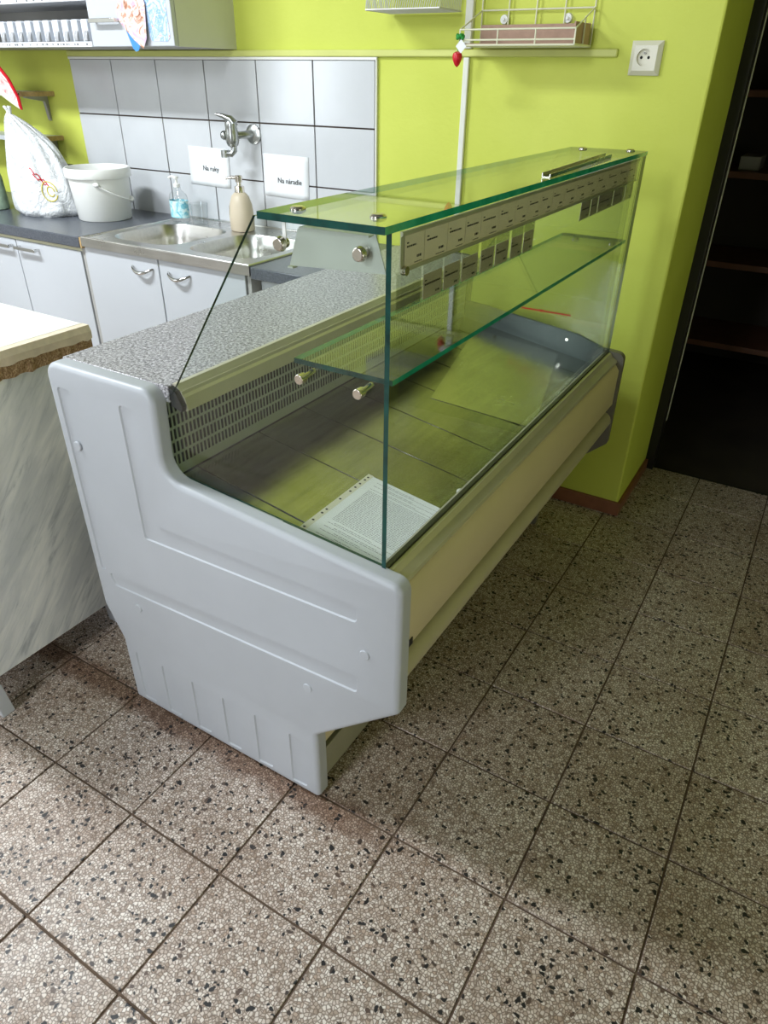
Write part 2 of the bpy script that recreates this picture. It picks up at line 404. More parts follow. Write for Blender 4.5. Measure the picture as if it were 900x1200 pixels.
ROOT = {}
def root_loc(p):
    while p is not None and p.parent is not None: p = p.parent
    return tuple(p.location) if p is not None else (0, 0, 0)
def thing(name, loc, label, cat, group=None):
    o = bpy.data.objects.new(name, None); COL.objects.link(o); o.location = loc
    o.empty_display_size = 0.05
    return tag(o, label, cat, group)
def tag(o, label, cat, group=None):
    o['label'] = label; o['category'] = cat
    if group: o['group'] = group
    return o
def struct(o, label=None):
    o['kind'] = 'structure'
    if label: o['label'] = label
    return o
def part_label(o, label): o['label'] = label; return o

def fillet(poly, radii, seg=6):
    """round the corners of a 2-D polygon"""
    out = []; n = len(poly)
    for i in range(n):
        p = Vector(poly[i]); a = Vector(poly[i-1]); b = Vector(poly[(i+1) % n])
        r = radii[i] if isinstance(radii, (list, tuple)) else radii
        if r <= 0: out.append((p.x, p.y)); continue
        u = (a-p).normalized(); w = (b-p).normalized()
        ang = math.acos(max(-1, min(1, u.dot(w)))); t = r/math.tan(ang/2)
        c = p+(u+w).normalized()*(r/math.sin(ang/2))
        p0 = p+u*t-c; p1 = p+w*t-c
        a0 = math.atan2(p0.y, p0.x); da = math.atan2(p1.y, p1.x)-a0
        while da > PI: da -= 2*PI
        while da < -PI: da += 2*PI
        for k in range(seg+1):
            q = a0+da*k/seg; out.append((c.x+r*math.cos(q), c.y+r*math.sin(q)))
    return out
def area2(poly): return sum(poly[i-1][0]*poly[i][1]-poly[i][0]*poly[i-1][1] for i in range(len(poly)))/2
def inset(poly, d):
    s = 1 if area2(poly) > 0 else -1; n = len(poly); out = []
    for i in range(n):
        p = Vector(poly[i]); a = (p-Vector(poly[i-1])).normalized(); b = (Vector(poly[(i+1) % n])-p).normalized()
        na = Vector((-a.y, a.x))*s; nb = Vector((-b.y, b.x))*s
        m = (na+nb).normalized(); k = d/max(0.3, m.dot(na)); out.append((p.x+m.x*k, p.y+m.y*k))
    return out

# ------------------------------------------------------------------ the room
def make_room():
    # floor: grout bed with one object per terrazzo tile
    b = MB().box(XL, XR, YF, 2.735, -0.06, -0.003)
    floor = struct(b.build('floor', 'grout', smooth=False))
    P = 0.25; g = 0.0022
    mesh = None
    for i in range(-14, 8):
        for j in range(-5, 12):
            x0 = -0.424+P*i; y0 = 0.768+P*j
            x1, y1 = x0+P, y0+P
            if x1 > XR or x0 < XL or y0 < -0.25: continue
            if y0 > 2.735-0.02: continue
            # visible part of the floor and a margin only
            if y0 < 0.2 and x0 < -2.0: continue
            if x0 > 1.0: continue
            if y1 > 2.74 or (x0 < -0.39 < x1 and y1 > 2.28):
                yy1 = min(y1, 2.735)
                o = MB().box(x0+g, x1-g, y0+g, yy1-g, -0.02, 0.0).build('terrazzo_tile', 'terrazzo', floor, bevel=0.0012, seg=1)
                continue
            if y0 > 2.28 and x1 < -0.39: continue
            if mesh is None:
                o = MB().box(g, P-g, g, P-g, -0.02, 0.0).build('terrazzo_tile', 'terrazzo', floor, bevel=0.0012, seg=1)
                mesh = o
            else:
                o = mesh.copy(); COL.objects.link(o); o.parent = floor
            o.location = (x0, y0, rnd.uniform(-0.0006, 0.0006))
    # outer tiles beyond view are covered by a plain bed with the same terrazzo
    bb = MB().box(XL, XR, YF, -0.24, -0.02, -0.0005).build('terrazzo_field', 'terrazzo', floor, smooth=False)
    # back wall with the door opening on its right
    w = MB()
    w.box(XL, -0.387, YB, 2.72, 0, ZC)
    w.box(-0.387, 0.62, YB, 2.72, 2.08, ZC)
    w.box(0.62, XR, YB, 2.72, 0, ZC)
    wall_back = struct(w.build('wall_back', 'lime', smooth=False, bevel=0.006))
    # tile field: mortar bed, tiles, trim
    TX0, TX1, TZ1 = -2.917, -1.4165, 1.384
    MB().box(TX0, TX1, YB-0.004, YB+0.004, 0.78, TZ1).build('mortar_bed', 'tile_grout', wall_back, smooth=False)
    first = None
    pw, ph = 0.25, 0.1965
    for r in range(3):
        for c in range(6):
            if first is None:
                o = MB().box(0.0024, pw-0.0024, -0.006, 0.0, 0.0024, ph-0.0024).build('wall_tile', 'wall_tile', wall_back, bevel=0.0012)
                first = o
            else:
                o = first.copy(); COL.objects.link(o); o.parent = wall_back
            o.location = (TX0+pw*c, YB-0.0035+rnd.uniform(-0.0004, 0.0004), TZ1-ph*(r+1))
            o.rotation_euler = (rnd.uniform(-.002, .002), 0, rnd.uniform(-.002, .002))
    MB().box(TX0-0.004, TX1+0.006, YB-0.011, YB, TZ1-0.001, TZ1+0.008).build('edge_trim', 'white_plastic', wall_back, bevel=0.002)
    MB().box(TX1, TX1+0.007, YB-0.0105, YB, 0.80, TZ1).build('edge_trim', 'duct_white', wall_back, bevel=0.002)
    # other walls, ceiling (behind and beside the camera)
    wl = MB(); W = WIN_L
    wl.box(XL-0.2, XL, YF, W['y0'], 0, ZC); wl.box(XL-0.2, XL, W['y1'], YB, 0, ZC)
    wl.box(XL-0.2, XL, W['y0'], W['y1'], 0, W['z0']); wl.box(XL-0.2, XL, W['y0'], W['y1'], W['z1'], ZC)
    struct(wl.build('wall_left', 'room_white', smooth=False))
    wr = MB(); E = FILL_E
    wr.box(XR, XR+0.15, YF, E['y0'], 0, ZC); wr.box(XR, XR+0.15, E['y1'], YB, 0, ZC)
    wr.box(XR, XR+0.15, E['y0'], E['y1'], 0, E['z0']); wr.box(XR, XR+0.15, E['y0'], E['y1'], E['z1'], ZC)
    struct(wr.build('wall_right', 'lime', smooth=False))
    struct(MB().box(-0.62, XR, -1.12, -1.0, 0, 2.04).build('added_shade_wall', 'dark_wall', smooth=False))  # unseen wall, added to keep rear light off the right floor
    wf = MB(); R = WIN_R
    wf.box(XL, R['x0'], YF-0.2, YF, 0, ZC); wf.box(R['x1'], XR, YF-0.2, YF, 0, ZC)
    D = WIN_D; wf.box(R['x0'], R['x1'], YF-0.2, YF, 0, D['z0']); wf.box(R['x0'], R['x1'], YF-0.2, YF, D['z1'], R['z0']); wf.box(R['x0'], R['x1'], YF-0.2, YF, R['z1'], ZC)
    struct(wf.build('wall_front', 'room_white', smooth=False))
    struct(MB().box(XL, XR, YF, 2.72, ZC, ZC+0.1).build('ceiling', 'room_grey', smooth=False))
    # window frames, and a frame for the added fill opening on the right
    t = 0.045
    for name, ax, q, (a0, a1), (z0, z1) in (('window_1', 'x', XL-0.06, (W['y0'], W['y1']), (W['z0'], W['z1'])),
                                            ('window_2', 'y', YF-0.06, (R['x0'], R['x1']), (R['z0'], R['z1'])),
                                            ('door_2', 'y', YF-0.06, (D['x0'], D['x1']), (D['z0'], D['z1'])),
                                            ('fill_opening', 'x', XR+0.06, (E['y0'], E['y1']), (E['z0'], E['z1']))):
        f = MB()
        for u0, u1, v0, v1 in ((a0, a0+t, z0, z1), (a1-t, a1, z0, z1), (a0+t, a1-t, z0, z0+t), (a0+t, a1-t, z1-t, z1)):
            if ax == 'x': f.box(q-0.025, q+0.025, u0, u1, v0, v1)
            else: f.box(u0, u1, q-0.025, q+0.025, v0, v1)
        struct(f.build(name, 'window_frame', smooth=False))
    # skirting of brown tile
    bs = struct(MB().box(-1.2, -0.375, YB-0.012, YB, 0, 0.052).build('baseboard_back', 'brown_base', bevel=0.002))
    MB().box(-0.387, -0.375, YB, 2.70, 0, 0.045).build('skirting_tile', 'brown_base', bs, bevel=0.002)
    # dark door frame in the reveal
    fr = MB()
    fr.box(-0.405, -0.352, 2.705, 2.765, 0, 2.06); fr.box(0.57, 0.62, 2.70, 2.765, 0, 2.06); fr.box(-0.405, 0.62, 2.70, 2.765, 2.03, 2.08)
    d = struct(fr.build('door_1', 'dark_frame', bevel=0.003))
    part_label(MB().box(-0.3535, -0.3495, 2.752, 2.764, 0.2, 2.03).build('edge_strip', 'duct_white', d), 'thin bare metal strip along the frame edge')
    # dark pantry beyond
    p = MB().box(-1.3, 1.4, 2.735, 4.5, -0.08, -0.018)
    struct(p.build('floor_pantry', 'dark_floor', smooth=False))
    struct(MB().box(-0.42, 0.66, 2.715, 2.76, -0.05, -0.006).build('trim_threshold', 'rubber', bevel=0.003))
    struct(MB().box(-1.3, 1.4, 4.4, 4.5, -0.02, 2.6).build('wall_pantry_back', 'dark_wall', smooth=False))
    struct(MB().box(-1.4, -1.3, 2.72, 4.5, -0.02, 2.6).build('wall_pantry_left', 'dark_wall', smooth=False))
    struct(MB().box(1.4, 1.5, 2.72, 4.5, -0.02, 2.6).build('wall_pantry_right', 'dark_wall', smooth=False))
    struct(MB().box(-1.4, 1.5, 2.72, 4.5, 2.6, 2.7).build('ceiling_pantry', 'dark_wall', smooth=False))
    return wall_back
make_room()

def make_lamp():
    x, y, z = LAMP
    t = thing('ceiling_lamp', (x, y, z), 'white fluorescent ceiling lamp on two rods above the tiled counter', 'lamp')
    MB().prism([(y-0.17, z+0.002), (y+0.17, z+0.002), (y+0.10, z+0.06), (y-0.10, z+0.06)], 'x', x-0.62, x+0.62).build('housing', 'white_plastic', t, bevel=0.003)
    for dx in (-0.45, 0.45): MB().cyl((x+dx, y, z+0.05), (x+dx, y, ZC), 0.006, n=10).build('rod', 'chrome', t)
make_lamp()

def make_pantry():
    t = thing('pantry_shelving', (0.0, 4.15, -0.018), 'tall rack of brown boards inside the dark pantry', 'shelving')
    for z in (0.19, 0.585, 0.985, 1.31, 1.68):
        MB().box(-1.2, 1.25, 3.92, 4.39, z-0.028, z).build('shelf_board', 'shelf_wood', t, bevel=0.002)
    for x in (-1.2, -0.02, 1.2):
        for y in (3.93, 4.35):
            MB().box(x, x+0.04, y, y+0.035, -0.018, 1.9).build('post', 'dark_frame', t)
    MB().box(-1.2, 1.25, 4.375, 4.39, -0.018, 1.9).build('back_board', 'dark_wall', t)
    tag(MB().box(-0.47, -0.38, 4.0, 4.2, 0.9855, 1.045).build('storage_box', 'grey_lam', bevel=0.004), 'small grey box on a pantry shelf beyond the doorway', 'box')
make_pantry()

# ------------------------------------------------------------------ the refrigerated display case
Y0, Y1 = 0.756, 2.085          # outer faces of the two end panels
PT = 0.032                     # panel thickness
GX, GT = -0.467, 0.008         # front glass
ZTOP = 1.187                   # upper face of the top glass
YA, YE = Y0+PT, Y1-PT          # body between the panels
def deck_z(x): return 0.69-(x+0.935)*(0.69-0.614)/0.465

def end_panel(case, near):
    prof = [(-1.211, 0.287), (-1.211, 0.876), (-0.922, 0.876), (-0.930, 0.703), (-0.417, 0.660), (-0.417, 0.373), (-0.604, 0.204), (-0.604, 0.004), (-1.171, 0.004), (-1.171, 0.197)]
    rad = [0.03, 0.03, 0.03, 0.045, 0.022, 0.012, 0.012, 0.010, 0.010, 0.03]
    poly = fillet(prof, rad, 6)
    if area2(poly) < 0: poly.reverse()
    s = 1 if near else -1
    yf = Y0 if near else Y1
    yb = yf+s*PT
    rb = 0.011
    rings = []
    K = 5
    for k in range(K+1):
        a = PI/2*k/K
        rings.append((inset(poly, rb*(1-math.sin(a))), yf+s*rb*(1-math.cos(a))))
    rings.append((poly, yb))
    b = MB(); n = len(poly)
    vs = []; fs = []
    for pl, y in rings: vs += [(x, y, z) for x, z in pl]
    for k in range(len(rings)-1):
        fs += [(k*n+i, k*n+(i+1) % n, (k+1)*n+(i+1) % n, (k+1)*n+i) for i in range(n)]
    fs.append([(len(rings)-1)*n+i for i in range(n)][::-1])
    b.add(vs, fs)
    holes = []
    if near:
        holes = [fillet(h, 0.008, 3) for h in (
            [(-1.187, 0.365), (-1.187, 0.829), (-1.149, 0.829), (-1.149, 0.455)],
            [(-1.0155, 0.538), (-1.0155, 0.831), (-0.977, 0.831), (-0.977, 0.585), (-0.502, 0.5895), (-0.502, 0.551)],
            [(-1.150, 0.362), (-1.165, 0.395), (-0.503, 0.428), (-0.503, 0.384)])]
        for x in (-1.136, -1.05, -0.955, -0.8625, -0.771, -0.676):
            holes.append(fillet([(x, 0.02), (x, 0.17), (x+0.04, 0.168), (x+0.04, 0.022)], 0.005, 2))
    outer = rings[0][0]
    loops = [[Vector((x, z, 0)) for x, z in outer]]+[[Vector((x, z, 0)) for x, z in h] for h in holes]
    flat = [p for l in loops for p in l]
    tris = tessellate_polygon(loops)
    b.add([(p.x, yf, p.y) for p in flat], [tuple(t) for t in tris])
    for h in holes:
        m = len(h); dp = 0.0030; hi = inset(h, 0.0022)
        b.add([(x, yf, z) for x, z in h]+[(x, yf+s*dp, z) for x, z in hi],
              [(i, (i+1) % m, (i+1) % m+m, i+m) for i in range(m)]+[[m+i for i in range(m)]])
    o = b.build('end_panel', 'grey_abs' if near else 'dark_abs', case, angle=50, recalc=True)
    # merge doubles along the seams
    bm = bmesh.new(); bm.from_mesh(o.data); bmesh.ops.remove_doubles(bm, verts=bm.verts[:], dist=1e-5)
    bmesh.ops.recalc_face_normals(bm, faces=bm.faces[:]); bm.to_mesh(o.data); bm.free()
    o.data.polygons.foreach_set('use_smooth', [True]*len(o.data.polygons)); o.data.set_sharp_from_angle(angle=math.radians(24))
    if near:
        for x, z in ((-1.165, 0.707), (-1.085, 0.326), (-0.486, 0.487), (-0.617, 0.335)):
            c = MB(); c.cyl((x, yf+0.002, z), (x, yf-0.0025, z), 0.0105, 0.0098, 24)
            c.build('screw_cap', 'grey_abs', o, bevel=0.001)
    return o

def glass_slab(name, parent, pts, axis, a, b, open_bottom=False):
    """flat pane: big faces clear, rim green. pts: outline in the pane's plane"""
    m = MB(); n = len(pts)
    def P(u, w, t): return {'x': (t, u, w), 'y': (u, t, w), 'z': (u, w, t)}[axis]
    vs = [P(u, w, a) for u, w in pts]+[P(u, w, b) for u, w in pts]
    m.add(vs, [list(range(n)), list(range(2*n-1, n-1, -1))])
    for i in range(n):
        du = abs(pts[(i+1) % n][0]-pts[i][0]); dw = abs(pts[(i+1) % n][1]-pts[i][1])
        # rim faces looking along y belong to the deep (long-path) edge
        deep = (axis == 'x' and dw > du) or (axis == 'z' and du > dw) or axis == 'y'
        m.slot = 2 if deep else 1
        m.add(vs, [(i, i+n, (i+1) % n+n, (i+1) % n)])
    return m.build(name, ['glass', 'glass_edge', 'glass_edge_deep'], parent, smooth=False)

def make_case():
    case = thing('display_case', (-0.8, 1.42, 0.0), 'long grey and cream refrigerated display counter with glass top and granite-look worktop', 'display case')
    end_panel(case, True); end_panel(case, False)
    # worktop
    MB().box(-1.195, -0.915, YA, YE, 0.846, 0.877).build('worktop', 'granite', case, bevel=0.0025)
    # aluminium lip on the front edge of the worktop
    pr = [(-0.914, 0.879), (-0.905, 0.879), (-0.898, 0.868), (-0.894, 0.868), (-0.893, 0.862), (-0.888, 0.858), (-0.884, 0.834), (-0.890, 0.832), (-0.912, 0.840)]
    MB().prism(pr, 'y', YA+0.012, YE-0.004).build('worktop_rail', 'alu_satin', case, smooth=False)
    MB().prism([(-0.913, 0.876), (-0.899, 0.870), (-0.886, 0.845), (-0.889, 0.834), (-0.911, 0.841)], 'y', YA+0.001, YA+0.012).build('rail_end_cap', 'rubber', case)
    # perforated air grille at the back of the well
    gx = -0.935; z0, z1 = 0.690, 0.846
    rows = [(0.7105, 0.7315), (0.7365, 0.7575), (0.7625, 0.7835), (0.7885, 0.8095), (0.8145, 0.8355)]
    g = MB(); pitch = 0.0100; sw = 0.0060; th = 0.0012
    ya, ye = YA+0.002, YE-0.002
    def strip(za, zb): g.box(gx-th, gx, ya, ye, za, zb)
    zs = z0
    for a, bz in rows:
        strip(zs, a); zs = bz
    strip(zs, z1)
    n = int((ye-ya)/pitch)
    for ri, (a, bz) in enumerate(rows):
        off = 0.25*(ri % 2)
        for k in range(n):
            yk = ya+(k+off)*pitch
            g.add([(gx, yk, a), (gx, yk+pitch-sw, a), (gx, yk+pitch-sw, bz), (gx, yk, bz),
                   (gx-th, yk, a), (gx-th, yk+pitch-sw, a), (gx-th, yk+pitch-sw, bz), (gx-th, yk, bz)],
                  [(0, 1, 2, 3), (1, 5, 6, 2), (4, 0, 3, 7)])
    g.build('perforated_grille', 'slot_panel', case, smooth=False, recalc=False)
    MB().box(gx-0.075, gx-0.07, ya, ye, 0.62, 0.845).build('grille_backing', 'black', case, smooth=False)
    # stainless deck plates
    ys = [YA+0.002, 0.845, 1.03, 1.19, 1.345, 1.505, 1.665, 1.80, 1.93, YE-0.002]
    for i in range(len(ys)-1):
        a, bq = ys[i]+0.001, ys[i+1]-0.001
        xa, xb = -0.931, -0.478
        dz = rnd.uniform(-0.0004, 0.0004)
        MB().add([(x, y, z) for x in (xa, xb) for y in (a, bq) for z in (deck_z(x)-0.006+dz, deck_z(x)+dz)],
                 [(0, 1, 3, 2), (4, 6, 7, 5), (0, 4, 5, 1), (2, 3, 7, 6), (1, 5, 7, 3), (0, 2, 6, 4)]).build('deck_plate', 'deck', case, bevel=0.001, seg=1)
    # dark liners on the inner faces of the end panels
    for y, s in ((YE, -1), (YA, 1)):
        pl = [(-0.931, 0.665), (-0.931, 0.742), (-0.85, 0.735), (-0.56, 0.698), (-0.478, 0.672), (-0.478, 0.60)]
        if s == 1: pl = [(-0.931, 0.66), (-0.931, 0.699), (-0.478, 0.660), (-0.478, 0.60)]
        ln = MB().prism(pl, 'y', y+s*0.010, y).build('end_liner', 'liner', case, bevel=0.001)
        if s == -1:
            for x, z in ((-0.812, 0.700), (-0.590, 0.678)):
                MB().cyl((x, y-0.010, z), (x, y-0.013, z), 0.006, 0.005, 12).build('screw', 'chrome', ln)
    # front rail: glass channel, cream front panel, bumper tube
    MB().prism([(-0.480, 0.575), (-0.480, 0.657), (-0.474, 0.660), (-0.4715, 0.660), (-0.4715, 0.652), (-0.4625, 0.652), (-0.4625, 0.660), (-0.456, 0.659), (-0.450, 0.648), (-0.436, 0.640), (-0.434, 0.634), (-0.444, 0.630), (-0.444, 0.575)],
               'y', YA, YE).build('glass_channel', 'alu_satin', case, smooth=False)
    MB().prism([(-0.472, 0.661), (-0.4715, 0.664), (-0.4625, 0.664), (-0.462, 0.661), (-0.4625, 0.650), (-0.4715, 0.650)], 'y', YA, YE).build('glass_seal', 'black_plastic', case, smooth=False)
    fp = MB().prism([(-0.444, 0.495), (-0.444, 0.628), (-0.437, 0.628), (-0.424, 0.611), (-0.424, 0.504), (-0.430, 0.495)], 'y', YA, YE).build('front_panel', 'cream_metal', case, bevel=0.002)
    bd = MB().box(-0.4242, -0.4225, YA+0.008, YA+0.024, 0.502, 0.517).build('badge', 'black_plastic', fp)
    part_label(bd, 'small black maker badge')
    MB().prism([(-0.50, 0.40), (-0.50, 0.496), (-0.446, 0.496), (-0.446, 0.470), (-0.46, 0.40)], 'y', YA, YE).build('bumper_recess', 'body', case, smooth=False)
    MB().tube([(-0.447, YA, 0.447), (-0.447, YE, 0.447)], 0.028, 24).build('bumper_rail', 'bumper', case)
    # body under the well
    MB().prism([(-1.20, 0.30), (-1.20, 0.846), (-0.945, 0.846), (-1.008, 0.845), (-1.008, 0.62), (-0.50, 0.56), (-0.46, 0.50), (-0.47, 0.40), (-0.612, 0.265), (-0.66, 0.22), (-1.16, 0.22)][0:2]+[(-1.012, 0.846), (-1.012, 0.61), (-0.482, 0.575), (-0.482, 0.40), (-0.612, 0.235), (-1.16, 0.235)],
               'y', YA, YE).build('body', 'body', case, smooth=False)
    MB().box(-0.640, -0.622, YA, YE, 0.012, 0.10).build('kick_plate', 'body', case, bevel=0.002)
    MB().box(-0.635, -0.615, YA, YE, 0.135, 0.215).build('base_rail', 'cream_metal', case, bevel=0.002)
    for y in (YA+0.06, YE-0.1):
        for x in (-1.13, -0.70):
            MB().lathe((x, y, 0.0), [(0.022, 0.0), (0.022, 0.012), (0.012, 0.016), (0.012, 0.235)], 16).build('foot', 'black_plastic', case)
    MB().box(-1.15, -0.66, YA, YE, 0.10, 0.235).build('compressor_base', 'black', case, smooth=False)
    # glass
    z0 = 0.652
    fg = glass_slab('front_glass', case, [(YA-0.004, z0), (YE+0.002, z0), (YE+0.002, ZTOP-0.010), (YA-0.004, ZTOP-0.010)], 'x', GX-GT/2, GX+GT/2)
    for y, s in ((YA-0.002, 1), (YE-0.006, -1)):
        glass_slab('side_glass', case, [(-0.936, 0.703), (-0.932, 0.846), (-0.902, 0.868), (-0.686, ZTOP-0.010), (GX-GT/2-0.001, ZTOP-0.010), (GX-GT/2-0.001, 0.665)], 'y', y, y+0.006)
    tg = glass_slab('top_glass', case, [(-0.662, YA-0.022), (-0.462, YA-0.022), (-0.462, YE+0.006), (-0.662, YE+0.006)], 'z', ZTOP-0.0095, ZTOP)
    for x, y in ((-0.625, 0.808), (-0.505, 0.820), (-0.617, 2.012), (-0.500, 2.035)):
        MB().lathe((x, y, ZTOP), [(0.011, 0), (0.011, 0.002), (0.008, 0.0045)], 20).build('glass_bolt', 'satin', tg)
    # brackets under the top glass at both ends
    for y, s in ((YA+0.006, 1), (YE-0.008, -1)):
        m = MB()
        m.prism([(-0.616, 1.166), (-0.500, 1.166), (-0.493, 1.172), (-0.4765, 1.124), (-0.633, 1.116)], 'y', y, y+s*0.0015)
        m.box(-0.614, -0.503, min(y, y+s*0.02), max(y, y+s*0.02), 1.166, 1.1685)
        m.box(-0.637, -0.628, min(y, y+s*0.012), max(y, y+s*0.012), 1.112, 1.1145)
        br = m.build('top_bracket', 'sheet_steel', case, smooth=False)
        MB().box(-0.6355, -0.630, min(y-s*0.009, y-s*0.0075), max(y-s*0.009, y-s*0.0075), 1.148, 1.1765).build('clip', 'white_plastic', br)
        yk = y-s*0.007
        for x, z in ((-0.637, 1.146), (-0.508, 1.148)):
            k = MB(); k.cyl((x, y, z), (x, yk-s*0.008, z), 0.007, 0.007, 20); k.cyl((x, yk-s*0.004, z), (x, yk-s*0.013, z), 0.0105, 0.0085, 24)
            k.build('knob', 'satin', br, bevel=0.0015)
    # glass shelf on four chrome supports
    sh = glass_slab('glass_shelf', case, [(-0.648, YA+0.022), (-0.4725, YA+0.022), (-0.4725, YE-0.014), (-0.648, YE-0.014)], 'z', 0.967, 0.975)
    for y, s in ((YA-0.002, 1), (YE, -1)):
        for x in (-0.612, -0.509):
            k = MB(); k.cyl((x, y-s*0.014, 0.959), (x, y, 0.959), 0.0078, n=20); k.cyl((x, y, 0.959), (x, y+s*0.026, 0.961), 0.0045, n=14)
            k.build('shelf_support', 'satin', case, bevel=0.001)
    # price rail behind the front glass
    pr = [(-0.4775, 1.119), (-0.4735, 1.119), (-0.4735, 1.124), (-0.4762, 1.124), (-0.4762, 1.164), (-0.4735, 1.166), (-0.4735, 1.171), (-0.4775, 1.171)]
    rl = MB().prism(pr, 'y', YA+0.042, YE-0.008).build('price_rail', 'alu_satin', case, smooth=False)
    MB().cyl((-0.4775, YA+0.05, 1.121), (-0.470, YA+0.05, 1.121), 0.006, n=14).build('rail_clamp', 'satin', rl)
    # red fill line on the far end pane
    rdl = MB(); rdl.box(-0.745, -0.591, YE-0.0075, YE-0.0062, 0.746, 0.7505); rdl.prism([(-0.690, 0.752), (-0.674, 0.752), (-0.682, 0.744)], 'y', YE-0.0076, YE-0.0062)
    part_label(rdl.build('fill_line', 'red_paint', case), 'red fill-limit line with a small arrow')
    return case
make_case()

def scribbles(m, y0, y1, z0, z1, x, rows, r):
    """short printed strokes on a card facing +x"""
    for (zf, a, bq, h) in rows:
        y = y0+(y1-y0)*a; ye = y0+(y1-y0)*bq; z = z0+(z1-z0)*zf
        while y < ye:
            w = r.uniform(0.002, 0.0065)
            m.add([(x, y, z), (x, min(y+w, ye), z), (x, min(y+w, ye), z+h), (x, y, z+h)], [(0, 1, 2, 3)])
            y += w+0.001

ORD = ['first', 'second', 'third', 'fourth', 'fifth', 'sixth', 'seventh', 'eighth', 'ninth', 'tenth', 'eleventh', 'twelfth', 'thirteenth', 'fourteenth', 'fifteenth', 'sixteenth', 'seventeenth']
def make_cards():
    r = random.Random(3)
    # upper row: cards slid in the rail
    ys = [0.838, 0.893, 0.963, 1.022, 1.079, 1.150, 1.220, 1.278, 1.343, 1.404, 1.475, 1.545, 1.612, 1.69, 1.77, 1.869, 1.95, 2.035]
    for i in range(len(ys)-1):
        a, b = ys[i]+0.0006, ys[i+1]-0.0006
        m = MB(); x = -0.4751
        m.box(x-0.0004, x, a, b, 1.1235, 1.1645)
        m.slot = 1
        scribbles(m, a, b, 1.1235, 1.1645, x+0.00015, [(0.62, 0.10, r.uniform(0.5, 0.85), 0.0024), (0.74, 0.1, 0.2, 0.0018), (0.22, 0.62, 0.85, 0.0034), (0.07, 0.5, 0.9, 0.0012)], r)
        tag(m.build('price_card', ['card', 'ink'], smooth=False, recalc=False), 'printed price card in the aluminium rail under the top glass, %s from the rail clamp' % ORD[i], 'price card', 'price cards in the rail')
    # lower row: cards in clear hanging sleeves
    spans = [(0.820, 0.889, False), (0.894, 0.955, True), (0.958, 1.015, True), (1.019, 1.079, True), (1.089, 1.145, True), (1.148, 1.206, True), (1.216, 1.271, True), (1.275, 1.326, True),
             (1.60, 1.668, True), (1.672, 1.724, True), (1.728, 1.845, True), (1.85, 1.95, True), (1.955, 2.03, True)]
    for i, (a, b, full) in enumerate(spans):
        zb = 1.068 if a < 1.5 else 1.080
        zt = zb+0.050
        m = MB(); x = -0.4755
        m.box(x-0.0012, x-0.0010, a, b, zb, zt+0.003); m.box(x, x+0.0002, a, b, zb, zt)
        t = thing('price_sleeve', (x, (a+b)/2, zb), ('clear sleeve with a printed card below the price rail, %s after the empty sleeve' % ORD[i-1] if i < 8 else 'clear sleeve with a printed card below the price rail, %s from the dark end panel' % ORD[12-i]) if full else 'empty clear plastic sleeve hanging below the price rail', 'price tag', 'price sleeves below the rail' if full else None)
        m.build('sleeve', 'plastic_clear', t, smooth=False)
        if full:
            c = MB(); zc = zb+0.036
            c.box(x-0.0008, x-0.0004, a+0.002, b-0.002, zb+0.001, zc)
            c.slot = 1
            scribbles(c, a, b, zb, zc, x-0.0002, [(0.55, 0.1, r.uniform(0.5, 0.9), 0.0026), (0.72, 0.1, 0.2, 0.0016), (0.15, 0.66, 0.86, 0.003)], r)
            c.build('card', ['card', 'ink'], t, smooth=False, recalc=False)
make_cards()

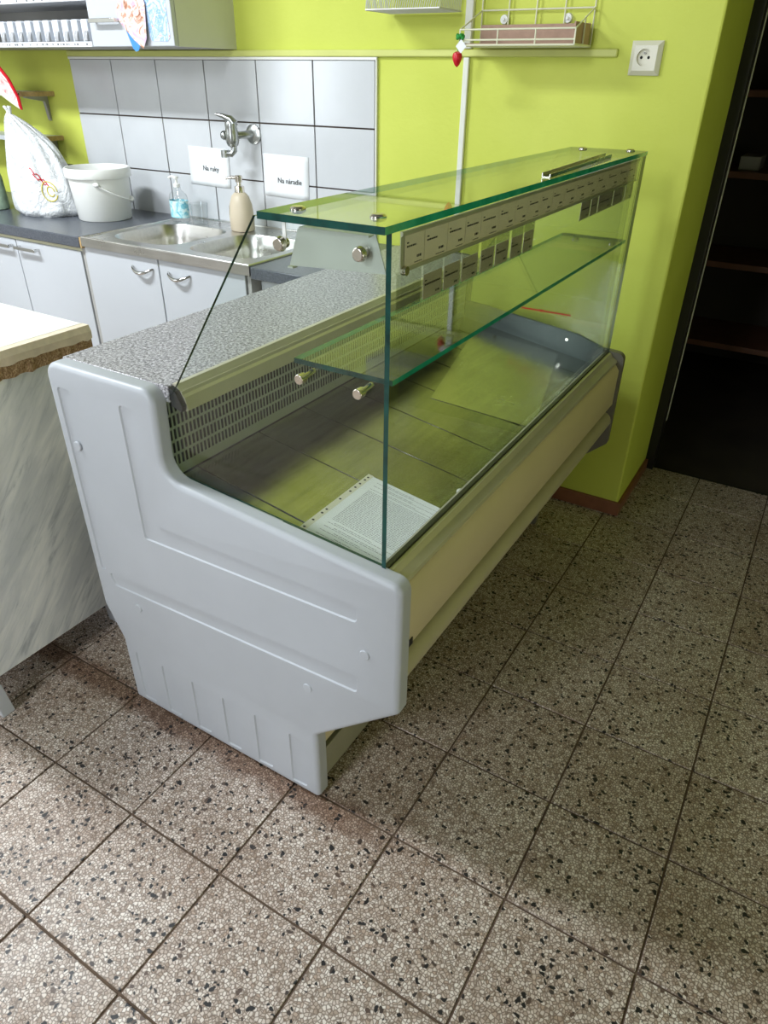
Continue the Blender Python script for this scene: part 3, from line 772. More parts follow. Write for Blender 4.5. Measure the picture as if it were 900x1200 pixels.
def make_case_items():
    # loose aluminium strip on the top glass
    a = Vector((-0.478, 1.36, ZTOP+0.0002)); d = Vector((-0.022, 0.475, 0)).normalized(); n = Vector((d.y, -d.x, 0))
    m = MB(); L = 0.475
    for o0, o1, z0, z1 in ((-0.008, 0.008, 0, 0.0015), (-0.008, -0.0062, 0, 0.008), (0.0062, 0.008, 0, 0.006)):
        vs = [a+n*o+d*t+Vector((0, 0, z)) for t in (0, L) for o in (o0, o1) for z in (z0, z1)]
        m.add(vs, [(0, 1, 3, 2), (4, 6, 7, 5), (0, 4, 5, 1), (2, 3, 7, 6), (1, 5, 7, 3), (0, 2, 6, 4)])
    tag(m.build('aluminium_strip', 'alu', smooth=False), 'loose grooved aluminium strip lying on the top glass', 'metal strip')
    # document in a punched pocket on the deck
    xa, xb, ya, yb = -0.672, -0.483, 0.800, 1.062
    sl = (deck_z(xb)-deck_z(xa))/(xb-xa)
    def P(x, y, lift=0.0): return (x, y, deck_z(x)+0.0006+lift)
    t = thing('document_pocket', P((xa+xb)/2, (ya+yb)/2), 'printed sheet in a punched clear pocket lying on the steel deck', 'document')
    # sheet
    MB().add([P(xa+0.012, ya, .0004), P(xb, ya, .0004), P(xb, yb, .0004), P(xa+0.012, yb-0.002, .0004), P(xa+0.012, ya, .0008), P(xb, ya, .0008), P(xb, yb, .0008), P(xa+0.012, yb-0.002, .0008)],
             [(3, 2, 1, 0), (4, 5, 6, 7), (0, 1, 5, 4), (1, 2, 6, 5), (2, 3, 7, 6), (3, 0, 4, 7)]).build('sheet', 'paper', t, smooth=False)
    # punched strip
    st = MB().add([P(xa, ya, 0), P(xa+0.0125, ya, 0), P(xa+0.0125, yb, 0), P(xa, yb, 0), P(xa, ya, .001), P(xa+0.0125, ya, .001), P(xa+0.0125, yb, .001), P(xa, yb, .001)],
             [(3, 2, 1, 0), (4, 5, 6, 7), (0, 1, 5, 4), (1, 2, 6, 5), (2, 3, 7, 6), (3, 0, 4, 7)]).build('punched_strip', 'cream_plastic', t, smooth=False)
    for y in (0.822, 0.835, 0.862, 0.89, 0.905, 0.95, 0.985, 1.003, 1.02, 1.038, 1.05):
        c = P(xa+0.006, y, .00115)
        k = 12; MB().add([(c[0]+0.0026*math.cos(2*PI*i/k), c[1]+0.0026*math.sin(2*PI*i/k), c[2]-(0.0026*math.cos(2*PI*i/k))*(-sl)) for i in range(k)], [list(range(k))]).build('punch_hole', 'ink', st, smooth=False, recalc=False)
    # text lines run along x (page top towards the far end)
    r = random.Random(11); tx = MB()
    y = yb-0.012; row = 0
    while y > ya+0.01:
        blk = (y > yb-0.05) or (y < ya+0.085)
        x = xa+0.03; xe = xb-0.012
        if blk and row % 3 == 0: x += r.uniform(0, 0.05); xe -= r.uniform(0.03, 0.09)
        if blk and row % 3 == 2: y -= 0.0042; row += 1; continue
        while x < xe:
            w = r.uniform(0.003, 0.010); x2 = min(x+w, xe)
            tx.add([P(x, y, .001), P(x2, y, .001), P(x2, y+0.0011, .001), P(x, y+0.0011, .001)], [(0, 1, 2, 3)])
            x = x2+0.0014
        y -= 0.0044; row += 1
    tx.build('printed_text', 'ink_grey', t, smooth=False, recalc=False)
    q = [(-0.862, 1.982), (-0.605, 2.020), (-0.487, 1.520), (-0.742, 1.462)]  # thin pale four-sided patch laid over the far deck plates
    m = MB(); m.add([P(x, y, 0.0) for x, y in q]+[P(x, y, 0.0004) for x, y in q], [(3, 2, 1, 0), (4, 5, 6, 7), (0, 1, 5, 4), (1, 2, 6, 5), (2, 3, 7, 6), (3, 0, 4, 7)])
    tag(m.build('pale_deck_patch', 'patch_steel', smooth=False), 'pale steel patch on the deck near the dark end liner', 'steel sheet')
    # white plastic clip near the front of the deck
    zc = deck_z(-0.495)+0.001
    m = MB(); m.tube([(-0.497, 1.135, zc+0.006), (-0.492, 1.232, zc+0.006)], 0.003, 10)
    m.cyl((-0.497, 1.135, zc), (-0.497, 1.135, zc+0.010), 0.0085, n=18); m.cyl((-0.492, 1.232, zc), (-0.492, 1.232, zc+0.010), 0.0085, n=18)
    tag(m.build('plastic_clip', 'white_plastic', bevel=0.0015), 'small white plastic clip with two round ends beside the printed sheet', 'clip')
make_case_items()

# ------------------------------------------------------------------ kitchen run along the back wall
ZW = 0.828
def bow_handle(b, x0, x1, z, y, drop=0.016):
    pts = []
    for i in range(13):
        u = i/12; pts.append((x0+(x1-x0)*u, y-0.022*math.sin(PI*u)**0.6-0.001, z-drop*math.sin(PI*u)))
    b.tube(pts, [0.0035+0.003*math.sin(PI*i/12) for i in range(13)], 10)
    return b
def make_kitchen():
    yf = 1.738
    # left base cabinet
    c = thing('base_cabinet', (-2.9, 2.0, 0.0), 'white base cabinet with straight chrome handles under the dark worktop by the bucket', 'cabinet')
    MB().box(-3.55, -2.368, yf+0.02, YB-0.012, 0.08, 0.785).build('carcass', 'white_lam', c, smooth=False)
    MB().box(-3.55, -2.368, yf+0.008, yf+0.02, 0.765, 0.787).build('top_rail', 'cream_strip', c, smooth=False)
    MB().box(-3.52, -2.39, yf+0.07, yf+0.085, 0.0, 0.08).build('plinth', 'grey_lam', c, smooth=False)
    for x0, x1, hx in ((-3.15, -2.762, (-2.90, -2.775)), (-2.756, -2.370, (-2.742, -2.612))):
        d = MB().box(x0, x1, yf, yf+0.018, 0.10, 0.772).build('door', 'white_lam', c, bevel=0.002)
        h = MB(); z = 0.748
        h.box(hx[0], hx[1], yf-0.028, yf-0.020, z-0.006, z+0.006)
        for x in (hx[0]+0.004, hx[1]-0.012): h.box(x, x+0.008, yf-0.022, yf, z-0.005, z+0.005)
        h.build('handle', 'chrome', d, bevel=0.001)
    MB().box(-3.55, -3.155, yf, yf+0.018, 0.10, 0.772).build('door', 'white_lam', c, bevel=0.002)
    # sink cabinet
    c = thing('sink_cabinet', (-1.96, 2.0, 0.0), 'white two-door cabinet with bow chrome handles under the steel sink', 'cabinet')
    MB().box(-2.350, -1.552, yf+0.02, YB-0.012, 0.08, 0.62).build('carcass', 'white_lam', c, smooth=False)
    MB().box(-2.366, -2.350, yf+0.006, YB-0.012, 0.0, 0.797).build('side_panel', 'grey_lam', c, smooth=False)
    MB().box(-1.566, -1.552, yf+0.006, YB-0.012, 0.0, 0.797).build('side_panel', 'grey_lam', c, smooth=False)
    for x0, x1, hx in ((-2.345, -1.967, (-2.095, -1.992)), (-1.961, -1.572, (-1.918, -1.815))):
        d = MB().box(x0, x1, yf, yf+0.018, 0.10, 0.796).build('door', 'white_lam', c, bevel=0.002)
        bow_handle(MB(), hx[0], hx[1], 0.757, yf).build('handle', 'chrome', d)
    # right end cabinet beside the display case
    c = thing('base_cabinet', (-1.38, 2.0, 0.0), 'grey cabinet end under the short dark worktop behind the display case', 'cabinet')
    MB().box(-1.545, -1.225, yf+0.05, YB-0.012, 0.0, 0.787).build('carcass', 'grey_lam', c, smooth=False)
    MB().box(-1.535, -1.235, yf+0.035, yf+0.05, 0.10, 0.775).build('door', 'white_lam', c, bevel=0.002)
    # worktops
    tag(MB().box(-3.6, -2.347, 1.722, YB-0.009, 0.789, ZW).build('worktop', 'anthracite', bevel=0.003), 'dark speckled worktop under the bucket and plastic bag', 'worktop')
    tag(MB().box(-2.346, -2.338, 1.724, YB-0.009, 0.789, ZW-0.001).build('edge_strip', 'wood_end', bevel=0.001), 'bare brown end strip of the dark worktop beside the sink', 'edge strip')
    tag(MB().box(-1.533, -1.222, 1.722, YB-0.009, 0.789, ZW-0.002).build('worktop', 'anthracite', bevel=0.003), 'short dark worktop between the sink and the display case', 'worktop')
    # sink top with two bowls
    s = thing('steel_sink', (-1.935, 2.0, ZW), 'stainless steel sink top with two rounded bowls', 'sink')
    x0, x1, y0, y1 = -2.334, -1.537, 1.722, YB-0.010
    def rr(cx0, cx1, cy0, cy1, r): return fillet([(cx0, cy0), (cx1, cy0), (cx1, cy1), (cx0, cy1)], r, 8)
    bowls = [rr(-2.285, -1.955, 1.787, 2.135, 0.09), rr(-1.905, -1.585, 1.787, 2.135, 0.09)]
    loops = [[Vector((x0, y0, 0)), Vector((x1, y0, 0)), Vector((x1, y1, 0)), Vector((x0, y1, 0))]]+[[Vector((x, y, 0)) for x, y in b] for b in bowls]
    flat = [p for l in loops for p in l]
    m = MB(); m.add([(p.x, p.y, ZW) for p in flat], [tuple(t) for t in tessellate_polygon(loops)])
    m.add([(x0, y0, ZW), (x1, y0, ZW), (x1, y0, ZW-0.03), (x0, y0, ZW-0.03), (x1, y1, ZW), (x0, y1, ZW), (x1, y1, ZW-0.03), (x0, y1, ZW-0.03)],
          [(0, 3, 2, 1), (1, 2, 6, 4), (5, 7, 3, 0)])
    # raised rim bead around the slab
    m.tube([(x0+.004, y0+.004, ZW), (x1-.004, y0+.004, ZW), (x1-.004, y1-.004, ZW), (x0+.004, y1-.004, ZW)], 0.004, 8, True)
    m.build('sink_top', 'steel', s, recalc=False, smooth=False)
    for b in bowls:
        n = len(b); bm_ = MB()
        rings = [(b, ZW), (inset(b, 0.004), ZW-0.006), (inset(b, 0.012), ZW-0.05), (inset(b, 0.022), ZW-0.13), (inset(b, 0.045), ZW-0.148), (inset(b, 0.085), ZW-0.152)]
        vs = []
        for pl, z in rings: vs += [(x, y, z) for x, y in pl]
        fs = []
        for k in range(len(rings)-1): fs += [(k*n+i, (k+1)*n+i, (k+1)*n+(i+1) % n, k*n+(i+1) % n) for i in range(n)]
        fs.append([(len(rings)-1)*n+i for i in range(n)])
        bm_.add(vs, fs)
        o = bm_.build('bowl', 'steel', s, recalc=False, angle=60)
        cx = sum(p[0] for p in b)/n; cy = sum(p[1] for p in b)/n
        MB().lathe((cx, cy, ZW-0.152), [(0.035, 0.0), (0.035, 0.002), (0.02, 0.001), (0.018, -0.001)], 24).build('drain', 'chrome', o)
make_kitchen()

def make_tap():
    t = thing('wall_mixer_tap', (-1.95, YB-0.01, 1.152), 'worn chrome lever mixer tap on the white wall tiles', 'tap')
    # on the wall at px rosette, body in front of it and to the left
    W0 = Vector((-1.947, YB-0.010, 1.150)); B = Vector((-1.985, 2.195, 1.148))
    m = MB(); m.cyl(W0, W0+Vector((0, -0.006, 0)), 0.034, 0.033, 32); m.cyl(W0+Vector((0, -0.006, 0)), W0+Vector((0, -0.016, 0)), 0.033, 0.016, 32)
    m.build('rosette', 'worn_metal', t)
    MB().tube([W0+Vector((0, -0.012, 0)), W0+Vector((-0.006, -0.04, 0)), B+Vector((0.01, 0.01, 0)), B], 0.0125, 14).build('supply_arm', 'worn_metal', t)
    b = MB(); b.lathe(B+Vector((0, 0, -0.038)), [(0.012, 0), (0.020, 0.006), (0.025, 0.022), (0.024, 0.05), (0.022, 0.066), (0.024, 0.072), (0.020, 0.086), (0.008, 0.092)], 24)
    b.ball(B+Vector((-0.026, -0.012, 0.0)), 0.016); b.build('body', 'worn_metal', t, angle=50)
    MB().tube([B+Vector((0.014, 0.0, 0.036)), B+Vector((0.0, -0.004, 0.052)), B+Vector((-0.025, -0.014, 0.062)), B+Vector((-0.050, -0.025, 0.068))], [0.017, 0.014, 0.008, 0.004], 12).build('lever', 'worn_metal', t)
    s = MB(); s.tube([B+Vector((0.004, 0, -0.034)), B+Vector((0.004, 0, -0.050)), B+Vector((-0.004, -0.006, -0.060)), B+Vector((-0.028, -0.022, -0.058))], 0.0115, 14)
    s.cyl(B+Vector((-0.026, -0.02, -0.048)), B+Vector((-0.026, -0.02, -0.072)), 0.0135, n=20)
    s.build('spout', 'worn_metal', t)
make_tap()

def text_mesh(name, body, size, loc, rot, m, parent):
    cu = bpy.data.curves.new(name, 'FONT'); cu.body = body; cu.size = size; cu.extrude = 0.0001; cu.align_x = 'LEFT'; cu.resolution_u = 3
    tmp = bpy.data.objects.new('tmp', cu); COL.objects.link(tmp)
    me = bpy.data.meshes.new_from_object(tmp.evaluated_get(bpy.context.evaluated_depsgraph_get()))
    bpy.data.objects.remove(tmp); bpy.data.curves.remove(cu)
    me.name = name; me.materials.clear(); me.materials.append(M[m])
    o = bpy.data.objects.new(name, me); COL.objects.link(o); o.parent = parent
    r = root_loc(parent); o.location = (loc[0]-r[0], loc[1]-r[1], loc[2]-r[2]); o.rotation_euler = rot
    return o

def make_wall_things():
    y = YB-0.0105
    for name, (x0, x1, z0, z1), body, tx, tz, lab in (
            ('paper_sign', (-2.295, -2.083, 0.957, 1.096), 'Na ruky', -2.222, 1.012, 'white paper sign reading Na ruky left of the tap'),
            ('paper_sign', (-1.912, -1.700, 0.945, 1.090), 'Na náradie', -1.845, 0.994, 'white paper sign reading Na náradie right of the tap')):
        t = thing(name, ((x0+x1)/2, y, z0), lab, 'sign')
        m = MB(); n = 8; vs = []; fs = []
        for i in range(n+1):
            for j in range(n+1):
                u, v = i/n, j/n
                vs.append((x0+(x1-x0)*u+0.004*(v-0.5), y-0.0012-0.002*math.sin(3*u+2*v)**2*(1-v)*0.6, z0+(z1-z0)*v-0.003*u))
        for i in range(n):
            for j in range(n): fs.append((i*(n+1)+j, (i+1)*(n+1)+j, (i+1)*(n+1)+j+1, i*(n+1)+j+1))
        m.add(vs, fs); k = len(vs)
        o = m.build('sheet', 'paper', t, recalc=False)
        so = o.modifiers.new('solid', 'SOLIDIFY'); so.thickness = 0.0003
        text_mesh('lettering', body, 0.0255, (tx, y-0.0034, tz), (PI/2, 0.014, 0), 'ink', t)
    # socket outlet
    t = thing('socket_outlet', (-0.563, YB, 1.352), 'cream wall socket with round recess on the lime wall', 'socket')
    p = MB(); a = [(-0.604, 1.351), (-0.522, 1.351), (-0.522, 1.430), (-0.604, 1.430)]; bq = inset(a, 0.011)
    vs = [(x, YB, z) for x, z in a]+[(x, YB-0.006, z) for x, z in a]+[(x, YB-0.017, z) for x, z in bq]
    p.add(vs, [(0, 1, 5, 4), (1, 2, 6, 5), (2, 3, 7, 6), (3, 0, 4, 7), (4, 5, 9, 8), (5, 6, 10, 9), (6, 7, 11, 10), (7, 4, 8, 11)])
    cx, cz = -0.5655, 1.392; n = 28
    ring = [Vector((cx+0.0195*math.cos(2*PI*i/n), cz+0.0195*math.sin(2*PI*i/n), 0)) for i in range(n)]
    lo = [[Vector((x, z, 0)) for x, z in bq], ring]; fl = [q for l in lo for q in l]
    p.add([(q.x, YB-0.017, q.y) for q in fl], [tuple(k) for k in tessellate_polygon(lo)])
    p.add([(q.x, YB-0.017, q.y) for q in ring]+[(q.x, YB-0.005, q.y) for q in ring], [(i, (i+1) % n, (i+1) % n+n, i+n) for i in range(n)]+[[n+i for i in range(n)]])
    pl = p.build('plate', 'cream_plastic', t, recalc=False, smooth=False)
    for dx in (-0.0095, 0.0095): MB().cyl((cx+dx, YB-0.0049, cz), (cx+dx, YB-0.0056, cz), 0.0036, n=14).build('pin_hole', 'black', pl)
    MB().cyl((cx, YB-0.005, cz+0.010), (cx, YB-0.014, cz+0.010), 0.0024, n=12).build('earth_pin', 'chrome', pl)
    # cable trunking
    tag(MB().box(-2.92, -0.640, YB-0.014, YB, 1.3925, 1.412).build('cable_trunking', 'trunk', bevel=0.003), 'horizontal lime-painted cable trunking running to the socket', 'trunking')
    tag(MB().box(-1.102, -1.083, YB-0.013, YB, 0.0, 1.3915).build('cable_duct', 'duct_white', bevel=0.003), 'white vertical cable duct below the painted trunking', 'cable duct')
    tag(MB().box(-1.102, -1.077, YB-0.018, YB, 1.413, 2.3).build('cable_duct', 'duct_white', bevel=0.003), 'white vertical cable duct rising above the painted trunking', 'cable duct')
make_wall_things()

def make_wire_shelf():
    t = thing('wire_wall_rack', (-0.89, YB, 1.42), 'cream wire wall rack with a cardboard lining beside the socket', 'wire rack')
    r = 0.0022; x0, x1 = -1.050, -0.718; yb = YB-0.012; yf = YB-0.15
    xf0, xf1 = -1.050, -0.718
    z = 1.421
    # back grid
    for x in (x0, x0+0.083, x0+0.166, x0+0.249, x1): MB().tube([(x, yb, z), (x, yb, 1.72)], r, 8).build('back_wire', 'wire', t)
    for zz in (1.505, 1.59, 1.675): MB().tube([(x0, yb, zz), (x1, yb, zz)], r, 8).build('back_wire', 'wire', t)
    # tray rails
    for zz in (1.429, 1.453): MB().tube([(xf0, yf, zz), (xf1, yf, zz)], r, 8).build('front_wire', 'wire', t)
    for x in (-0.936, -0.827): MB().tube([(x, yf, 1.418), (x, yf, 1.454)], r, 8).build('front_post', 'wire', t)
    for x in (xf0, xf1):
        MB().tube([(x, yf, 1.418), (x, yf, 1.453), (x, yb, 1.505)], r, 8).build('side_brace', 'wire', t)
        MB().tube([(x, yf, 1.418), (x, yb, 1.418)], r*1.2, 8).build('side_wire', 'wire', t)
        MB().tube([(x, (yf+yb)/2, 1.418), (x, (yf+yb)/2, 1.482)], r, 8).build('side_post', 'wire', t)
    for k in range(7):
        y = yf+(yb-yf)*k/6; MB().tube([(xf0, y, 1.417), (xf1, y, 1.417)], r*1.1, 8).build('tray_wire', 'wire', t)
    for x in (-0.982, -0.793):
        m = MB(); m.cyl((x, YB, 1.483), (x, YB-0.010, 1.483), 0.013, 0.011, 20); m.cyl((x, YB-0.010, 1.483), (x, YB-0.016, 1.483), 0.004, n=10)
        m.build('wall_fixing', 'white_plastic', t)
    c = MB()
    c.box(x0+0.004, x1-0.004, yb-0.010, yb-0.006, 1.420, 1.470)
    c.box(x0+0.004, x1-0.004, yf+0.006, yb-0.006, 1.4195, 1.4215)
    c.box(x1-0.0075, x1-0.0035, yf+0.006, yb-0.006, 1.420, 1.468)
    tag(c.build('cardboard_lining', 'cardboard', smooth=False), 'folded brown cardboard lining in the cream wire rack', 'cardboard')
    # upper-left mesh basket, bottom only in view
    t = thing('wire_basket', (-1.19, YB, 1.50), 'white zigzag wire basket hanging beside the vertical duct', 'wire basket')
    bx0, bx1, by0, by1, bz0, bz1 = -1.362, -1.118, YB-0.152, YB-0.012, 1.505, 1.62
    by = by0
    rim = MB()
    for zz in (bz0, (bz0+bz1)/2, bz1): rim.tube([(bx0, by0, zz), (bx1, by0, zz), (bx1, by1, zz), (bx0, by1, zz)], 0.0022, 8, True)
    rim.build('rim_wire', 'wire_grey', t)
    n = 34
    zz = MB()
    for k in range(n):
        x = bx0+(bx1-bx0)*k/n
        zz.tube([(x, by0, bz0), (x+0.007, by0, bz0+0.028), (x, by0, bz0+0.056), (x+0.007, by0, bz0+0.084), (x, by0, bz1)], 0.0013, 5)
    zz.build('front_mesh', 'wire_grey', t)
    zz = MB()
    for k in range(18):
        y = by0+(by1-by0)*k/17; zz.tube([(bx0, y, bz0), (bx1, y, bz0)], 0.0013, 5)
    for k in range(30):
        x = bx0+(bx1-bx0)*k/29; zz.tube([(x, by0, bz0), (x, by1, bz0)], 0.0011, 5)
    zz.build('bottom_mesh', 'wire_grey', t)
    zz = MB()
    for k in range(16):
        y = by0+(by1-by0)*k/16
        for x in (bx0, bx1): zz.tube([(x, y, bz0), (x, y+0.007, bz0+0.04), (x, y, bz1)], 0.0013, 5)
    zz.build('side_mesh', 'wire_grey', t)
    # strawberry ornament hanging from the rack's corner
    c = Vector((-1.053, YB-0.153, 1.385))
    t = thing('strawberry_ornament', c, 'glossy red strawberry ornament with green leaves hanging on the wire rack', 'ornament')
    MB().lathe(c+Vector((0, 0, -0.001)), [(0.001, -0.019), (0.007, -0.014), (0.0125, -0.003), (0.0145, 0.006), (0.012, 0.014), (0.006, 0.018), (0.001, 0.0185)], 20).build('fruit', 'red', t)
    lf = MB(); q = c+Vector((0.006, 0, 0.052))
    for k in range(9):
        a = 2*PI*k/9+0.3; d = Vector((math.cos(a), math.sin(a)*0.6, 0.35*math.sin(2.1*k)))
        lf.ball(q+d*0.0085, 0.0055, 8, 6)
    lf.ball(q, 0.006, 8, 6)
    lf.build('leaves', 'green', t)
    MB().tube([c+Vector((0, 0, 0.017)), c+Vector((0.003, 0, 0.034)), c+Vector((0.006, 0, 0.05))], 0.0014, 6).build('stem', 'green', t)
    tg = MB(); d1 = Vector((0.017, 0, -0.017)); d2 = Vector((0.008, 0, 0.0085)); p0 = c+Vector((0.002, -0.002, 0.038))
    vs = [p0-d2, p0+d2, p0+d2+d1, p0-d2+d1]; tg.add(vs+[v+Vector((0, 0.0006, 0)) for v in vs], [(0, 1, 2, 3), (7, 6, 5, 4), (0, 4, 5, 1), (1, 5, 6, 2), (2, 6, 7, 3), (3, 7, 4, 0)])
    tg.build('paper_tag', 'paper', t, smooth=False)
make_wire_shelf()

def make_upper_cabinet():
    t = thing('wall_cabinet', (-2.5, 2.13, 1.414), 'white wall cabinet with one door and an open shelf of dispensers', 'cabinet')
    yf, yb, z0, z1 = 1.983, YB, 1.414, 1.95
    xr, xl, xm = -2.005, -3.4, -2.402
    b = MB()
    b.box(xl, xr-0.016, yf+0.02, yb, z0, z0+0.016); b.box(xl, xr-0.016, yf+0.02, yb, z1-0.016, z1)
    b.box(xm-0.004, xm+0.010, yf+0.02, yb, z0, z1); b.box(xl, xl+0.016, yf+0.02, yb, z0, z1); b.box(xl, xr-0.016, yb-0.006, yb, z0, z1)
    b.build('carcass', 'grey_lam', t, smooth=False)
    MB().box(xr-0.016, xr, yf+0.02, yb, z0, z1).build('side_panel', 'cab_side', t, smooth=False)
    d = MB().box(xm+0.002, xr, yf, yf+0.018, z0, z1).build('door', 'white_lam', t, bevel=0.002)
    h = MB(); z = 1.487
    h.box(-2.372, -2.243, yf-0.028, yf-0.021, z-0.006, z+0.006)
    for x in (-2.368, -2.252): h.box(x, x+0.008, yf-0.022, yf, z-0.005, z+0.005)
    h.build('handle', 'chrome', d, bevel=0.001)
    MB().box(xl, xm-0.004, yf+0.004, yf+0.02, z0, z0+0.016).build('bottom_rail', 'white_lam', t)
    MB().box(xl, xm-0.004, yf+0.004, yb-0.006, 1.546, 1.560).build('shelf', 'white_lam', t)
    # label strips with small printed marks
    r = random.Random(5)
    for zz in (1.4145, 1.5465):
        m = MB(); m.box(xl, xm-0.006, yf+0.002, yf+0.0038, zz, zz+0.0145); m.slot = 1
        x = -2.95
        while x < xm-0.02:
            w = r.uniform(0.004, 0.012)
            if r.random() < 0.6: m.add([(x, yf+0.0018, zz+0.004), (x+w, yf+0.0018, zz+0.004), (x+w, yf+0.0018, zz+0.0105), (x, yf+0.0018, zz+0.0105)], [(0, 1, 2, 3)])
            x += w+r.uniform(0.002, 0.009)
        m.build('label_strip', ['paper', 'ink_grey'], t, smooth=False, recalc=False)
    # dispensers on the shelf
    proto = None
    for k in range(11):
        x = -2.415-0.0525*k
        if proto is None:
            t2 = thing('bulk_dispenser', (x, yf+0.03, z0+0.016), 'small white dispenser on the open cabinet shelf, first from the cabinet door', 'dispenser', 'dispensers on the cabinet shelf')
            MB().prism([(x-0.017, z0+0.016), (x+0.016, z0+0.016), (x+0.016, z0+0.083), (x-0.017, z0+0.083)], 'y', yf+0.03, yf+0.17).build('body', 'dispenser', t2, bevel=0.004)
            MB().prism([(yf+0.030, z0+0.018), (yf+0.030, z0+0.050), (yf+0.024, z0+0.042), (yf+0.020, z0+0.028), (yf+0.022, z0+0.018)], 'x', x-0.001, x+0.017).build('scoop_mouth', 'clear_scoop', t2, bevel=0.002)
            proto = t2
        else:
            t2 = proto.copy(); COL.objects.link(t2); t2['label'] = 'small white dispenser on the open cabinet shelf, %s from the cabinet door' % ORD[k]; t2.location = (x, yf+0.03, z0+0.016)
            for ch in list(proto.children):
                q = ch.copy(); COL.objects.link(q); q.parent = t2
    # leaflets stuck on the door
    def sheet(name, pts, m, lab, curl, y):
        n = len(pts); mb = MB()
        c = (sum(p[0] for p in pts)/n, sum(p[1] for p in pts)/n)
        def Y(p): return y-curl*max(0, (1.50-p[1]))
        vs = [(p[0], Y(p), p[1]) for p in pts]+[(p[0], Y(p)+0.0006, p[1]) for p in pts]
        mb.add(vs, [list(range(n)), list(range(2*n-1, n-1, -1))]+[(i, i+n, (i+1) % n+n, (i+1) % n) for i in range(n)])
        return tag(mb.build(name, m, smooth=False), lab, 'leaflet')
    sheet('leaflet', [(-2.118, 1.575), (-2.027, 1.580), (-2.020, 1.438), (-2.035, 1.427), (-2.105, 1.429), (-2.114, 1.44)], 'leaflet_cool', 'pale blue printed leaflet stuck flat on the wall cabinet door', 0.0, yf-0.001)
    sheet('leaflet', [(-2.222, 1.565), (-2.252, 1.508), (-2.242, 1.484), (-2.176, 1.432), (-2.133, 1.407), (-2.116, 1.435), (-2.112, 1.53), (-2.135, 1.575)], 'leaflet_warm', 'brown printed leaflet hanging loose on the wall cabinet door', 0.12, yf-0.006)
    sheet('leaflet', [(-2.24, 1.50), (-2.22, 1.468), (-2.188, 1.408), (-2.175, 1.399), (-2.160, 1.403), (-2.15, 1.43), (-2.18, 1.52)], 'leaflet_blue', 'plain blue sheet behind the brown leaflet on the cabinet door', 0.10, yf-0.003)
make_upper_cabinet()

def make_wall_shelves():
    for z, xr, lab in ((1.256, -3.068, 'small wall shelf with drilled chipboard end, the upper of two beside the tiles'), (1.086, -3.064, 'small wall shelf with drilled chipboard end, the lower of two behind the plastic bag')):
        t = thing('wall_shelf', (xr-0.3, YB, z), lab, 'shelf')
        MB().box(xr-0.60, xr-0.016, YB-0.155, YB, z-0.009, z+0.009).build('board', 'white_lam', t, bevel=0.001)
        MB().box(xr-0.096, xr, YB-0.16, YB-0.155, z-0.010, z+0.010).build('front_edge', 'wood_end', t)
        e = MB().box(xr-0.016, xr, YB-0.155, YB, z-0.009, z+0.009).build('end_piece', 'wood_end', t)
        for k in range(3):
            x = xr-0.018-0.030*k
            MB().cyl((x, YB-0.1598, z), (x, YB-0.1606, z), 0.0035, n=10).build('hole', 'black', e)
        b = MB(); x = xr-0.055
        b.prism([(YB, z-0.010), (YB-0.11, z-0.010), (YB-0.108, z-0.016), (YB-0.016, z-0.030), (YB-0.008, z-0.10), (YB, z-0.105)], 'x', x-0.012, x+0.004)
        b.build('bracket', 'grey_lam', t, smooth=False)
make_wall_shelves()

